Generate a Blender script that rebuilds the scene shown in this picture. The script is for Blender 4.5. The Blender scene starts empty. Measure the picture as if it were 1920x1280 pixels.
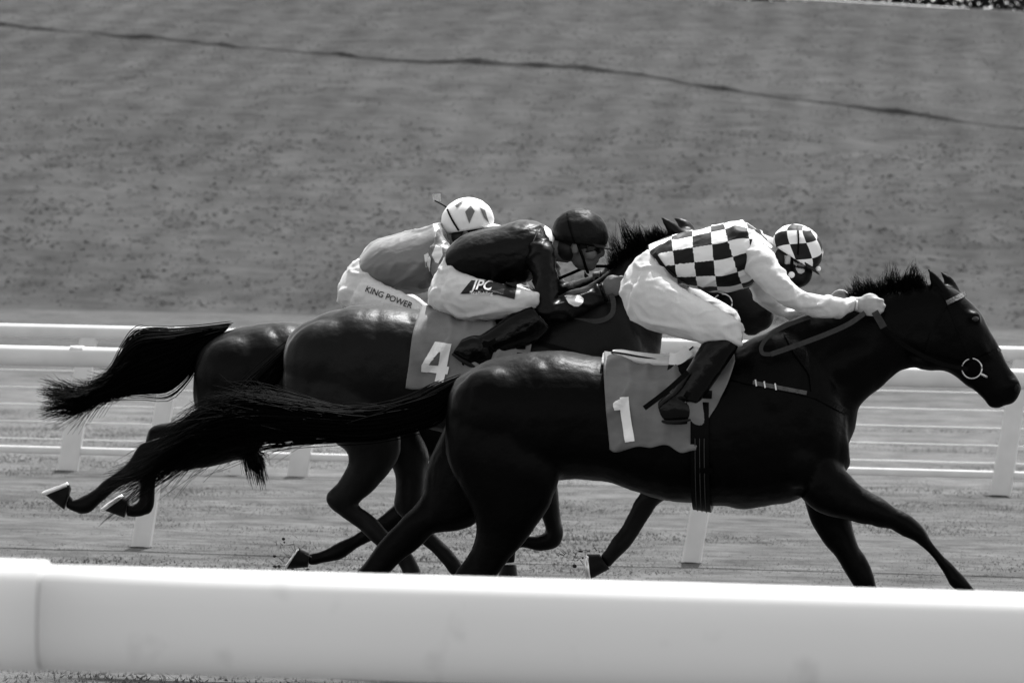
import bpy, bmesh, math, random
import numpy as np
from mathutils import Vector, Matrix, noise
from mathutils.bvhtree import BVHTree

random.seed(7); RNG = np.random.default_rng(7)
SC = bpy.context.scene
COL = SC.collection
R = math.radians

# ------------------------------------------------------------------ camera
FPX, CAM_H = 10667.0, 1.8            # focal length in px of a 1920 wide picture
ROLL, PITCH = math.atan(0.021), math.atan(156 / FPX)
cam = bpy.data.cameras.new('camera'); cam_o = bpy.data.objects.new('camera', cam); COL.objects.link(cam_o)
cam.lens = 200.0; cam.sensor_width = 36.0; cam.clip_start = 0.5; cam.clip_end = 3000.0
CAM_R = Matrix.Rotation(math.pi / 2 - PITCH, 3, 'X') @ Matrix.Rotation(ROLL, 3, 'Z')
cam_o.matrix_world = Matrix.Translation((0, 0, CAM_H)) @ CAM_R.to_4x4()
cam.dof.use_dof = True; cam.dof.focus_distance = 24.4; cam.dof.aperture_fstop = 9.5
SC.camera = cam_o

# ------------------------------------------------------------------ light
SUN = Vector((0.15, 0.42, 0.89)).normalized()          # towards the sun: behind the field, a little right
world = bpy.data.worlds.new('World'); SC.world = world; world.use_nodes = True
wn = world.node_tree.nodes; wl = world.node_tree.links
sky = wn.new('ShaderNodeTexSky'); sky.sky_type = 'NISHITA'; sky.sun_disc = False
sky.sun_elevation = math.asin(SUN.z); sky.sun_rotation = math.atan2(SUN.x, SUN.y)
sky.air_density = 1.0; sky.dust_density = 2.0
bw = wn.new('ShaderNodeRGBToBW')                         # black and white photograph: a neutral sky
wl.new(sky.outputs[0], bw.inputs[0]); wl.new(bw.outputs[0], wn['Background'].inputs[0])
wn['Background'].inputs[1].default_value = 0.15
sun = bpy.data.lights.new('sun', 'SUN'); sun.energy = 3.0; sun.angle = R(0.5); sun.color = (1, 1, 1)
sun_o = bpy.data.objects.new('sun', sun); COL.objects.link(sun_o)
sun_o.rotation_euler = (-SUN).to_track_quat('-Z', 'Y').to_euler()
vs = SC.view_settings; vs.view_transform = 'Standard'; vs.look = 'None'; vs.gamma = 1.0
vs.exposure = 1.18; vs.use_curve_mapping = False
SC.cycles.use_denoising = True

# ------------------------------------------------------------------ materials
def mat(name, base, rough=0.6, spec=0.4, var=0.0, scale=8.0, bump=0.0, bscale=20.0, aniso=(1, 1, 1), sheen=0.0, metal=0.0, detail=4.0, coat=0.0):
    m = bpy.data.materials.new(name); m.use_nodes = True
    nt = m.node_tree; b = nt.nodes['Principled BSDF']
    b.inputs['Base Color'].default_value = (base, base, base, 1)
    b.inputs['Roughness'].default_value = rough
    b.inputs['Specular IOR Level'].default_value = spec
    b.inputs['Metallic'].default_value = metal
    if sheen:
        b.inputs['Sheen Weight'].default_value = sheen; b.inputs['Sheen Roughness'].default_value = 0.35
    if coat:
        b.inputs['Coat Weight'].default_value = coat; b.inputs['Coat Roughness'].default_value = 0.3
    tc = nt.nodes.new('ShaderNodeTexCoord'); mp = nt.nodes.new('ShaderNodeMapping')
    mp.inputs['Scale'].default_value = aniso
    nt.links.new(tc.outputs['Object'], mp.inputs[0])
    if var:
        n = nt.nodes.new('ShaderNodeTexNoise'); n.inputs['Scale'].default_value = scale; n.inputs['Detail'].default_value = detail
        nt.links.new(mp.outputs[0], n.inputs['Vector'])
        r = nt.nodes.new('ShaderNodeMapRange')
        r.inputs['From Min'].default_value = 0.3; r.inputs['From Max'].default_value = 0.7
        r.inputs['To Min'].default_value = base * (1 - var); r.inputs['To Max'].default_value = base * (1 + var)
        nt.links.new(n.outputs[0], r.inputs[0]); nt.links.new(r.outputs[0], b.inputs['Base Color'])
    if bump:
        n2 = nt.nodes.new('ShaderNodeTexNoise'); n2.inputs['Scale'].default_value = bscale; n2.inputs['Detail'].default_value = 5
        nt.links.new(mp.outputs[0], n2.inputs['Vector'])
        bp = nt.nodes.new('ShaderNodeBump'); bp.inputs['Strength'].default_value = bump; bp.inputs['Distance'].default_value = 0.02
        nt.links.new(n2.outputs[0], bp.inputs['Height']); nt.links.new(bp.outputs[0], b.inputs['Normal'])
    return m

def nodes_of(m):
    return m.node_tree, m.node_tree.nodes['Principled BSDF']

M = {}
M['coat1'] = mat('black_coat', 0.0005, 0.40, 0.06, 0.25, 9, 0.16, 28)
M['coat2'] = mat('bay_coat', 0.0036, 0.42, 0.13, 0.25, 7, 0.16, 28)
M['coat3'] = mat('dark_bay_coat', 0.0014, 0.40, 0.08, 0.25, 7, 0.16, 28)
M['hair'] = mat('horse_hair', 0.0016, 0.6, 0.02)
M['hoof'] = mat('hoof_horn', 0.004, 0.55, 0.15, 0.3, 30)
M['steel'] = mat('shoe_steel', 0.55, 0.35, 0.5, 0.2, 40, metal=1.0)
M['shoe'] = mat('worn_aluminium', 0.85, 0.3, 0.5, 0.1, 40, metal=0.7)
M['eye'] = mat('eye_gloss', 0.003, 0.08, 0.6)
M['leather'] = mat('black_leather', 0.0012, 0.45, 0.05, 0.3, 40, 0.1, 90)
M['boot'] = mat('boot_leather', 0.0015, 0.17, 0.16, 0.3, 30, 0.3, 16)
M['rubber'] = mat('rein_rubber', 0.035, 0.75, 0.2, 0.2, 60)
M['tanband'] = mat('pale_leather', 0.075, 0.6, 0.3, 0.4, 60, 0.4, 120)
M['cloth1'] = mat('saddle_cloth_one', 0.15, 0.75, 0.2, 0.10, 12, 0.12, 16, (1, 1, 2.5))
M['cloth2'] = mat('saddle_cloth_four', 0.18, 0.75, 0.2, 0.10, 12, 0.12, 16, (1, 1, 2.5))
M['tanpad'] = mat('pale_pad', 0.42, 0.9, 0.1, 0.25, 60, 0.6, 90)
M['white'] = mat('white_vinyl', 0.80, 0.5, 0.3, 0.05, 20)
M['breech'] = mat('white_breeches', 0.58, 0.7, 0.2, 0.05, 14, 0.5, 9, (1.4, 1, 0.8))
M['sleeve'] = mat('white_sleeve', 0.58, 0.65, 0.25, 0.06, 14, 0.6, 11, (1, 1, 1))
M['blacksilk'] = mat('black_silk', 0.0022, 0.38, 0.14, 0.2, 10, 0.5, 12, (1, 1, 1.5))
M['greysilk'] = mat('grey_satin', 0.13, 0.42, 1.0, 0.08, 10, 0.25, 9, (0.8, 1, 1.6), sheen=0.5)
for _n, _b in (('skin1', .36), ('skin2', .11), ('skin3', .12)): M[_n] = mat('skin', _b, 0.55, 0.3, 0.15, 30, 0.1, 80)
M['hairh'] = mat('dark_hair', 0.01, 0.6, 0.3)
M['helmetblack'] = mat('black_helmet_cover', 0.004, 0.5, 0.12, 0.2, 10, 0.6, 14)
M['lens'] = mat('goggle_lens', 0.01, 0.1, 0.5)
M['panelblack'] = mat('black_panel_print', 0.004, 0.6, 0.3)
M['ink'] = mat('dark_lettering', 0.012, 0.6, 0.2)
M['shell'] = mat('saddle_shell', 0.60, 0.4, 0.4, 0.1, 30)
M['post'] = mat('white_plastic_post', 0.66, 0.45, 0.4, 0.08, 5)
M['wire'] = mat('white_wire', 0.7, 0.5, 0.3)
M['joint'] = mat('rail_joint', 0.55, 0.6, 0.3)
M['dark'] = mat('dark_base', 0.008, 0.8, 0.2)

def checker_mat(name, diamond=False, dark=0.003, light=0.78):
    m = mat(name, light, 0.6, 0.25, 0, 14, 0.3, 14)
    nt, b = nodes_of(m)
    at = nt.nodes.new('ShaderNodeAttribute'); at.attribute_name = 'pat'
    ck = nt.nodes.new('ShaderNodeTexChecker'); ck.inputs['Scale'].default_value = 1.0
    ck.inputs['Color1'].default_value = (light,) * 3 + (1,); ck.inputs['Color2'].default_value = (dark,) * 3 + (1,)
    ad = nt.nodes.new('ShaderNodeVectorMath'); ad.operation = 'ADD'; ad.inputs[1].default_value = (100.001, 100.001, 0.5)
    nt.links.new(at.outputs['Vector'], ad.inputs[0]); nt.links.new(ad.outputs[0], ck.inputs['Vector'])
    nt.links.new(ck.outputs['Color'], b.inputs['Base Color'])
    return m
M['check'] = checker_mat('black_white_checks')
M['checkhelmet'] = checker_mat('black_white_diamonds')

def rail_mat():
    m = mat('white_rail_plastic', 0.80, 0.42, 0.45)
    nt, b = nodes_of(m)
    tc = nt.nodes.new('ShaderNodeTexCoord')
    def noise_mask(scale, detail, lo, hi, mscale):
        mp = nt.nodes.new('ShaderNodeMapping'); mp.inputs['Scale'].default_value = mscale
        n = nt.nodes.new('ShaderNodeTexNoise'); n.inputs['Scale'].default_value = scale; n.inputs['Detail'].default_value = detail
        r = nt.nodes.new('ShaderNodeMapRange'); r.inputs['From Min'].default_value = lo; r.inputs['From Max'].default_value = hi
        nt.links.new(tc.outputs['Object'], mp.inputs[0]); nt.links.new(mp.outputs[0], n.inputs['Vector']); nt.links.new(n.outputs[0], r.inputs[0])
        return r.outputs[0]
    a = noise_mask(9.0, 3, 0.62, 0.78, (1.0, 1, 0.8)); c = noise_mask(2.2, 6, 0.45, 0.75, (1, 1, 1.6))
    ml = nt.nodes.new('ShaderNodeMath'); ml.operation = 'MULTIPLY'; nt.links.new(a, ml.inputs[0]); ml.inputs[1].default_value = 0.26
    m2 = nt.nodes.new('ShaderNodeMath'); m2.operation = 'MULTIPLY_ADD'; nt.links.new(c, m2.inputs[0]); m2.inputs[1].default_value = 0.05; nt.links.new(ml.outputs[0], m2.inputs[2])
    mx = nt.nodes.new('ShaderNodeMix'); mx.data_type = 'RGBA'
    nt.links.new(m2.outputs[0], mx.inputs[0]); mx.inputs[6].default_value = (0.8, 0.8, 0.8, 1); mx.inputs[7].default_value = (0.25, 0.25, 0.25, 1)
    nt.links.new(mx.outputs[2], b.inputs['Base Color'])
    return m
M['rail'] = rail_mat()

def grass_mat(name, lo, hi, s1, s2, bump, bs, aniso=(1, 1, 1), fine=0.5, mow=0.0, zones=None, streak=None):
    m = bpy.data.materials.new(name); m.use_nodes = True
    nt, b = nodes_of(m)
    b.inputs['Roughness'].default_value = 1.0; b.inputs['Specular IOR Level'].default_value = 0.05
    tc = nt.nodes.new('ShaderNodeTexCoord'); mp = nt.nodes.new('ShaderNodeMapping'); mp.inputs['Scale'].default_value = aniso
    nt.links.new(tc.outputs['Object'], mp.inputs[0])
    def nz(s, d):
        n = nt.nodes.new('ShaderNodeTexNoise'); n.inputs['Scale'].default_value = s; n.inputs['Detail'].default_value = d
        n.inputs['Roughness'].default_value = 0.6
        nt.links.new(mp.outputs[0], n.inputs['Vector']); return n.outputs[0]
    a = nz(s1, 5); c = nz(s2, 4)
    if streak:
        m3 = nt.nodes.new('ShaderNodeMapping'); m3.inputs['Scale'].default_value = streak; nt.links.new(tc.outputs['Object'], m3.inputs[0])
        n3 = nt.nodes.new('ShaderNodeTexNoise'); n3.inputs['Scale'].default_value = 1.0; n3.inputs['Detail'].default_value = 6; n3.inputs['Roughness'].default_value = 0.65; nt.links.new(m3.outputs[0], n3.inputs['Vector'])
        av = nt.nodes.new('ShaderNodeMath'); av.operation = 'MULTIPLY_ADD'; nt.links.new(n3.outputs[0], av.inputs[0]); av.inputs[1].default_value = 0.6
        hf = nt.nodes.new('ShaderNodeMath'); hf.operation = 'MULTIPLY'; nt.links.new(c, hf.inputs[0]); hf.inputs[1].default_value = 0.4; nt.links.new(hf.outputs[0], av.inputs[2]); c = av.outputs[0]
    mx = nt.nodes.new('ShaderNodeMath'); mx.operation = 'MULTIPLY_ADD'; nt.links.new(c, mx.inputs[0]); mx.inputs[1].default_value = fine
    ml = nt.nodes.new('ShaderNodeMath'); ml.operation = 'MULTIPLY'; nt.links.new(a, ml.inputs[0]); ml.inputs[1].default_value = 1 - fine
    nt.links.new(ml.outputs[0], mx.inputs[2])
    src = mx.outputs[0]
    if mow:
        w = nt.nodes.new('ShaderNodeTexWave'); w.inputs['Scale'].default_value = 0.19; w.inputs['Distortion'].default_value = 3.0; w.inputs['Detail'].default_value = 3
        mp2 = nt.nodes.new('ShaderNodeMapping'); mp2.inputs['Rotation'].default_value = (0, 0, R(4.4)); nt.links.new(tc.outputs['Object'], mp2.inputs[0]); nt.links.new(mp2.outputs[0], w.inputs['Vector'])
        s = nt.nodes.new('ShaderNodeMath'); s.operation = 'MULTIPLY_ADD'; nt.links.new(w.outputs['Fac'], s.inputs[0]); s.inputs[1].default_value = mow; nt.links.new(src, s.inputs[2]); src = s.outputs[0]
    r = nt.nodes.new('ShaderNodeMapRange'); r.inputs['From Min'].default_value = 0.33; r.inputs['From Max'].default_value = 0.67 + mow
    r.inputs['To Min'].default_value = lo; r.inputs['To Max'].default_value = hi
    nt.links.new(src, r.inputs[0]); nt.links.new(r.outputs[0], b.inputs['Base Color'])
    if zones:
        sp = nt.nodes.new('ShaderNodeSeparateXYZ'); nt.links.new(tc.outputs['Object'], sp.inputs[0])
        dv = nt.nodes.new('ShaderNodeMath'); dv.operation = 'MULTIPLY_ADD'; nt.links.new(sp.outputs[0], dv.inputs[0]); dv.inputs[1].default_value = 0.14; nt.links.new(sp.outputs[1], dv.inputs[2])
        d2 = nt.nodes.new('ShaderNodeMath'); d2.operation = 'DIVIDE'; nt.links.new(dv.outputs[0], d2.inputs[0]); d2.inputs[1].default_value = 100.0
        cr = nt.nodes.new('ShaderNodeValToRGB'); nt.links.new(d2.outputs[0], cr.inputs[0])
        e = cr.color_ramp.elements; e[0].position = zones[0][0]; e[0].color = (zones[0][1],) * 3 + (1,); e[1].position = zones[-1][0]; e[1].color = (zones[-1][1],) * 3 + (1,)
        for a_, b_ in zones[1:-1]: x_ = e.new(a_); x_.color = (b_, b_, b_, 1)
        mm = nt.nodes.new('ShaderNodeMath'); mm.operation = 'MULTIPLY'; nt.links.new(r.outputs[0], mm.inputs[0]); nt.links.new(cr.outputs[0], mm.inputs[1]); nt.links.new(mm.outputs[0], b.inputs['Base Color'])
    n2 = nz(bs, 6)
    bp = nt.nodes.new('ShaderNodeBump'); bp.inputs['Strength'].default_value = bump; bp.inputs['Distance'].default_value = 0.15
    nt.links.new(n2, bp.inputs['Height']); nt.links.new(bp.outputs[0], b.inputs['Normal'])
    return m
M['turf'] = grass_mat('track_turf', 0.042, 0.158, 1.0, 3.2, 0.6, 6.0, fine=0.55, zones=((.44, .95), (.46, 1.15), (.66, 1.15), (.80, .80)))
M['hillgrass'] = grass_mat('hill_grass', 0.017, 0.080, 0.16, 1.1, 0.6, 1.2, (1, 0.45, 1), 0.70, 0.06, streak=(0.8, 1.3, 1))

def blade_mat(name, lo, hi, s, trans=0.0):
    m = bpy.data.materials.new(name); m.use_nodes = True
    nt, b = nodes_of(m); b.inputs['Roughness'].default_value = 0.9; b.inputs['Specular IOR Level'].default_value = 0.1
    tc = nt.nodes.new('ShaderNodeTexCoord'); n = nt.nodes.new('ShaderNodeTexNoise'); n.inputs['Scale'].default_value = s; n.inputs['Detail'].default_value = 5
    r = nt.nodes.new('ShaderNodeMapRange'); r.inputs['From Min'].default_value = 0.33; r.inputs['From Max'].default_value = 0.67
    r.inputs['To Min'].default_value = lo; r.inputs['To Max'].default_value = hi
    nt.links.new(tc.outputs['Object'], n.inputs['Vector']); nt.links.new(n.outputs[0], r.inputs[0]); nt.links.new(r.outputs[0], b.inputs['Base Color'])
    if trans:
        tr = nt.nodes.new('ShaderNodeBsdfTranslucent'); ms = nt.nodes.new('ShaderNodeMixShader'); ms.inputs[0].default_value = trans
        nt.links.new(r.outputs[0], tr.inputs[0]); nt.links.new(b.outputs[0], ms.inputs[1]); nt.links.new(tr.outputs[0], ms.inputs[2]); nt.links.new(ms.outputs[0], nt.nodes['Material Output'].inputs[0])
    return m
M['blade'] = blade_mat('grass_blade', 0.06, 0.165, 2.2, 0.65)
M['hillblade'] = blade_mat('hill_blade', 0.04, 0.085, 0.5, 0.65)
M['hedge'] = blade_mat('hedge_leaf', 0.012, 0.03, 2.0)
M['soil'] = mat('soil_and_shade', 0.03, 0.9, 0.1, 0.4, 60)  # real soil of flying clods, also the painted shade under fence posts

# ------------------------------------------------------------------ scene graph helpers
def mesh_from(name, verts, faces, smooth=True):
    me = bpy.data.meshes.new(name); me.from_pydata([tuple(v) for v in verts], [], faces); me.update()
    if smooth: me.polygons.foreach_set('use_smooth', [True] * len(me.polygons))
    return me
def link(name, me, m=None, parent=None, label=None):
    o = bpy.data.objects.new(name, me); COL.objects.link(o)
    if m is not None and me is not None:
        me.materials.clear(); me.materials.append(m)
    if parent is not None: o.parent = parent
    if label: o['label'] = label
    return o
def tag(o, label=None, cat=None, group=None, kind=None):
    if label: o['label'] = label
    if cat: o['category'] = cat
    if group: o['group'] = group
    if kind: o['kind'] = kind
    return o
def empty(name, loc, label, cat, group=None):
    o = bpy.data.objects.new(name, None); COL.objects.link(o); o.location = loc; o.empty_display_size = 0.1
    return tag(o, label, cat, group)

def cam_ray(u, v):
    return (CAM_R @ Vector(((u - 960) / FPX, -(v - 640) / FPX, -1))).normalized()
class Plane:
    """upright plane of travel at distance d, turned by yaw; w counts towards the near side"""
    def __init__(s, d, yaw=4.0):
        y = R(yaw); s.o = Vector((0, d, 0)); s.a = Vector((math.cos(y), -math.sin(y), 0)); s.n = Vector((-math.sin(y), -math.cos(y), 0)); s.up = Vector((0, 0, 1))
        s.ppm = FPX / d
    def P(s, u, v, w=0.0):
        d = cam_ray(u, v); c = Vector((0, 0, CAM_H))
        t = (w - (c - s.o).dot(s.n)) / d.dot(s.n)
        return c + d * t
    def px(s, p):        # back to picture coordinates (to lay out patterns)
        q = CAM_R.transposed() @ (p - Vector((0, 0, CAM_H)))
        return (960 + FPX * q.x / -q.z, 640 - FPX * q.y / -q.z)

def catmull(rows, k):
    rows = np.array(rows, float); n = len(rows); out = []
    for i in range(n - 1):
        p0 = rows[max(i - 1, 0)]; p1 = rows[i]; p2 = rows[i + 1]; p3 = rows[min(i + 2, n - 1)]
        for j in range(k):
            t = j / k
            out.append(0.5 * ((2 * p1) + (-p0 + p2) * t + (2 * p0 - 5 * p1 + 4 * p2 - p3) * t * t + (-p0 + 3 * p1 - 3 * p2 + p3) * t ** 3))
    out.append(rows[-1]); return np.array(out)

class Sh:
    def __init__(s): s.v = []; s.f = []
    def rings(s, rings, caps=True):
        b = len(s.v); n = len(rings[0])
        for r in rings: s.v.extend(r)
        for i in range(len(rings) - 1):
            for j in range(n):
                k = (j + 1) % n
                s.f.append((b + i * n + j, b + i * n + k, b + (i + 1) * n + k, b + (i + 1) * n + j))
        if caps:
            for i, rev in ((0, True), (len(rings) - 1, False)):
                c = sum((Vector(p) for p in rings[i]), Vector()) / n
                s.v.append(c); ci = len(s.v) - 1
                for j in range(n):
                    k = (j + 1) % n; a, d = b + i * n + j, b + i * n + k
                    s.f.append((ci, d, a) if rev else (ci, a, d))
    def loft(s, pl, st, n=24, p=2.0, k=4, shrink=1.0):
        """st rows: u1 v1 u2 v2 half_width w   (two outline points in the picture, half width and side offset in metres)"""
        st = [tuple(r) + ((0.0,) if len(r) == 5 else ()) for r in st]
        rr = []
        for u1, v1, u2, v2, hw, w in catmull(st, k):
            A = pl.P(u1, v1, w); B = pl.P(u2, v2, w); c = (A + B) / 2; e1 = (A - B) / 2 * shrink; e2 = pl.n * max(hw, 0.002) * shrink
            ring = []
            for j in range(n):
                t = 2 * math.pi * j / n; ct, sn = math.cos(t), math.sin(t)
                ring.append(c + e1 * math.copysign(abs(ct) ** (2 / p), ct) + e2 * math.copysign(abs(sn) ** (2 / p), sn))
            rr.append(ring)
        s.rings(rr); return s
    def ellip(s, c, ax, ay, az, n=16):
        rr = []
        for i in range(1, n):
            ph = math.pi * i / n
            rr.append([c + az * math.cos(ph) + (ax * math.cos(2 * math.pi * j / n) + ay * math.sin(2 * math.pi * j / n)) * math.sin(ph) for j in range(n)])
        s.rings(rr); return s
    def tube(s, pts, rad, n=8, k=4):
        rows = [tuple(p) + (r,) for p, r in zip(pts, rad)] if hasattr(rad, '__len__') else [tuple(p) + (rad,) for p in pts]
        c = catmull(rows, k) if k > 1 else np.array(rows, float)
        rr = []
        for i in range(len(c)):
            d = Vector(c[min(i + 1, len(c) - 1)][:3]) - Vector(c[max(i - 1, 0)][:3]); d.normalize()
            x = d.cross(Vector((0.3, 0.2, 0.93))); x.normalize(); y = d.cross(x)
            rr.append([Vector(c[i][:3]) + (x * math.cos(2 * math.pi * j / n) + y * math.sin(2 * math.pi * j / n)) * c[i][3] for j in range(n)])
        s.rings(rr); return s
    def box(s, lo, hi):
        b = len(s.v); (x0, y0, z0), (x1, y1, z1) = lo, hi
        s.v += [Vector(q) for q in ((x0, y0, z0), (x1, y0, z0), (x1, y1, z0), (x0, y1, z0), (x0, y0, z1), (x1, y0, z1), (x1, y1, z1), (x0, y1, z1))]
        s.f += [tuple(b + i for i in q) for q in ((0, 3, 2, 1), (4, 5, 6, 7), (0, 1, 5, 4), (1, 2, 6, 5), (2, 3, 7, 6), (3, 0, 4, 7))]
        return s
    def mesh(s, name, base=Vector(), smooth=True):
        return mesh_from(name, [v - base for v in s.v], s.f, smooth)
    def remesh(s, name, base, voxel, smooth=6, factor=0.5):
        me = s.mesh(name + '_raw', base)
        o = bpy.data.objects.new('tmp', me); COL.objects.link(o)
        r = o.modifiers.new('r', 'REMESH'); r.mode = 'VOXEL'; r.voxel_size = voxel; r.use_smooth_shade = True
        if smooth:
            sm = o.modifiers.new('s', 'SMOOTH'); sm.iterations = smooth; sm.factor = factor
        bpy.context.view_layer.update()
        out = bpy.data.meshes.new_from_object(o.evaluated_get(bpy.context.evaluated_depsgraph_get()))
        bpy.data.objects.remove(o); bpy.data.meshes.remove(me); out.name = name
        out.polygons.foreach_set('use_smooth', [True] * len(out.polygons))
        return out

def displace(me, amp, scale, aniso=(1, 1, 1), ridge=False, mask=None):
    nv = len(me.vertices); co = np.empty(nv * 3); me.vertices.foreach_get('co', co); co = co.reshape(-1, 3)
    no = np.empty(nv * 3); me.vertices.foreach_get('normal', no); no = no.reshape(-1, 3)
    d = np.empty(nv)
    for i in range(nv):
        q = Vector((co[i, 0] * scale * aniso[0], co[i, 1] * scale * aniso[1], co[i, 2] * scale * aniso[2]))
        x = noise.noise(q) + 0.4 * noise.noise(q * 2.3)
        d[i] = (0.5 - abs(x) * 1.6) if ridge else x
    if mask is not None: d *= mask(co)
    co += no * (d * amp)[:, None]
    me.vertices.foreach_set('co', co.ravel()); me.update()

def folds(me, base, pl, rows, amp, fs=6.0, fa=1.6, slant=2.5, seed=0.0):
    """cloth creases: a few long soft ridges slanting round a limb"""
    R0, R1 = rows[0], rows[-1]; w0 = R0[5] if len(R0) > 5 else 0.0; w1 = R1[5] if len(R1) > 5 else 0.0
    c0 = (pl.P(R0[0], R0[1], w0) + pl.P(R0[2], R0[3], w0)) / 2; c1 = (pl.P(R1[0], R1[1], w1) + pl.P(R1[2], R1[3], w1)) / 2; ax = (c1 - c0).normalized(); upv = ax.cross(pl.n).normalized()
    nv = len(me.vertices); co = np.empty(nv * 3); me.vertices.foreach_get('co', co); co = co.reshape(-1, 3); no = np.empty(nv * 3); me.vertices.foreach_get('normal', no); no = no.reshape(-1, 3)
    rel = co + np.array(base) - np.array(c0); s_ = rel @ np.array(ax); h_ = rel @ np.array(upv); n_ = rel @ np.array(pl.n); d = np.empty(nv)
    for i in range(nv):
        q = Vector((s_[i] * fs + slant * h_[i] * 6, h_[i] * fa * 6 - s_[i] * 1.5, n_[i] * 5 + seed)); x = noise.noise(q)
        d[i] = math.exp(-(x / 0.13) ** 2) - 0.3 + 0.5 * noise.noise(q * 0.6 + Vector((9, 2, 4))) + 0.32 * math.exp(-(noise.noise(q * 2.1 + Vector((3, 8, 1))) / 0.12) ** 2)
    co += no * (d * amp)[:, None]; me.vertices.foreach_set('co', co.ravel()); me.update()

def bvh_of(me): return BVHTree.FromPolygons([v.co.copy() for v in me.vertices], [tuple(p.vertices) for p in me.polygons])

def hit_side(pl, base, bvh, p, side, off):
    """move p sideways (near side +1, far side -1) onto the surface"""
    o = p + pl.n * (0.9 * side - (p - pl.o).dot(pl.n)) - base
    h = bvh.ray_cast(o, -pl.n * side)
    if h[0] is None: return None
    nr_ = h[1] if h[1].dot(pl.n) * side > 0 else -h[1]
    return h[0] + base + (pl.n * side * 0.6 + nr_ * 0.4).normalized() * off

def strap(pl, base, bvh, pts, width, off=0.004, side=1, wguess=0.1, step=6.0, thick=0.003, wfun=None):
    """flat strap laid on a body along picture points; missing rays meet in the middle plane"""
    P = []
    for i in range(len(pts) - 1):
        a, b = np.array(pts[i], float), np.array(pts[i + 1], float); n = max(1, int(np.linalg.norm(b - a) / step))
        for j in range(n): P.append(a + (b - a) * j / n)
    P.append(np.array(pts[-1], float)); P = np.array(P)
    for _ in range(2):
        if len(P) > 4: P[1:-1] = (P[:-2] + 2 * P[1:-1] + P[2:]) / 4
    vs, fs = [], []; hw = width * pl.ppm / 2; last = 0.05
    for i, q in enumerate(P):
        d = P[min(i + 1, len(P) - 1)] - P[max(i - 1, 0)]; d /= (np.linalg.norm(d) + 1e-9); nn = np.array((-d[1], d[0]))
        row = []
        for sgn in (-1, 1):
            e = q + nn * hw * sgn; p = pl.P(e[0], e[1], wguess * side)
            h = hit_side(pl, base, bvh, p, side, off)
            row.append(h if h is not None else p - pl.n * ((p - pl.o).dot(pl.n)))
        dn = pl.n * side * thick
        vs += [row[0], row[1], row[1] + dn, row[0] + dn]
    for i in range(len(P) - 1):
        b = 4 * i
        for j in range(4): k = (j + 1) % 4; fs.append((b + j, b + k, b + 4 + k, b + 4 + j))
    fs += [(0, 3, 2, 1), (len(vs) - 4, len(vs) - 3, len(vs) - 2, len(vs) - 1)]
    return mesh_from('strap', [v - base for v in vs], fs, False)

def ribbon(pl, base, pts, width, thick=0.004):
    """free strap through (u, v, w) points, width in the picture plane"""
    c = catmull(pts, 6); W = [pl.P(*q) for q in c]; vs, fs = [], []
    for i, p in enumerate(W):
        d = (W[min(i + 1, len(W) - 1)] - W[max(i - 1, 0)]).normalized(); x = d.cross(pl.n).normalized() * width / 2; t = pl.n * thick / 2
        vs += [p - x - t, p + x - t, p + x + t, p - x + t]
    for i in range(len(W) - 1):
        b = 4 * i
        for j in range(4): k = (j + 1) % 4; fs.append((b + j, b + k, b + 4 + k, b + 4 + j))
    fs += [(0, 3, 2, 1), (len(vs) - 4, len(vs) - 3, len(vs) - 2, len(vs) - 1)]
    return mesh_from('ribbon', [v - base for v in vs], fs, False)

def patch(pl, base, bvh, poly, off=0.005, cuts=5, wguess=0.28, side=1, thick=0.002):
    """flat print laid on cloth: polygon in picture points, moved sideways onto the surface"""
    bm = bmesh.new(); seen = {}
    for pg in (poly if isinstance(poly[0], list) else [poly]):
        f = bm.faces.new([seen.setdefault(q, None) or seen.__setitem__(q, bm.verts.new((q[0], q[1], 0))) or seen[q] for q in pg]); f.normal_update()
    bmesh.ops.triangulate(bm, faces=bm.faces[:], ngon_method='EAR_CLIP')
    for _ in range(cuts):
        es = [e for e in bm.edges if e.calc_length() > 3.5]
        if es: bmesh.ops.subdivide_edges(bm, edges=es, cuts=1)
        bmesh.ops.triangulate(bm, faces=[x for x in bm.faces if len(x.verts) > 3])
    return conform_bm(pl, base, bvh, bm, off, wguess, side)
def conform_bm(pl, base, bvh, bm, off, wguess, side=1):
    for v in bm.verts:
        p = pl.P(v.co.x, v.co.y, wguess * side); h = hit_side(pl, base, bvh, p, side, off)
        v.co = (h if h is not None else p) - base
    me = bpy.data.meshes.new('patch'); bm.to_mesh(me); bm.free(); return me
def text_patch(pl, base, bvh, txt, org, xdir, size, off, wguess, bold=0.02, shear=0.0, bend=0.0, stretch=1.0):
    cu = bpy.data.curves.new('t', 'FONT'); cu.body = txt; cu.size = 1.0; cu.offset = bold; cu.shear = shear; cu.resolution_u = 3
    o = bpy.data.objects.new('t', cu); COL.objects.link(o); bpy.context.view_layer.update()
    me = bpy.data.meshes.new_from_object(o.evaluated_get(bpy.context.evaluated_depsgraph_get())); bpy.data.objects.remove(o)
    bm = bmesh.new(); bm.from_mesh(me); bpy.data.meshes.remove(me)
    bmesh.ops.triangulate(bm, faces=bm.faces[:])
    for _ in range(2):
        es = [e for e in bm.edges if e.calc_length() * size > 6]
        if es: bmesh.ops.subdivide_edges(bm, edges=es, cuts=1); bmesh.ops.triangulate(bm, faces=[x for x in bm.faces if len(x.verts) > 3])
    d = np.array(xdir, float); d /= np.linalg.norm(d); nrm = np.array((d[1], -d[0]))
    for v in bm.verts:
        x, y = v.co.x * size * stretch, v.co.y * size
        q = np.array(org) + d * x + nrm * (y - bend * x * x)
        v.co = (q[0], q[1], 0)
    return conform_bm(pl, base, bvh, bm, off, wguess)

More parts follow.
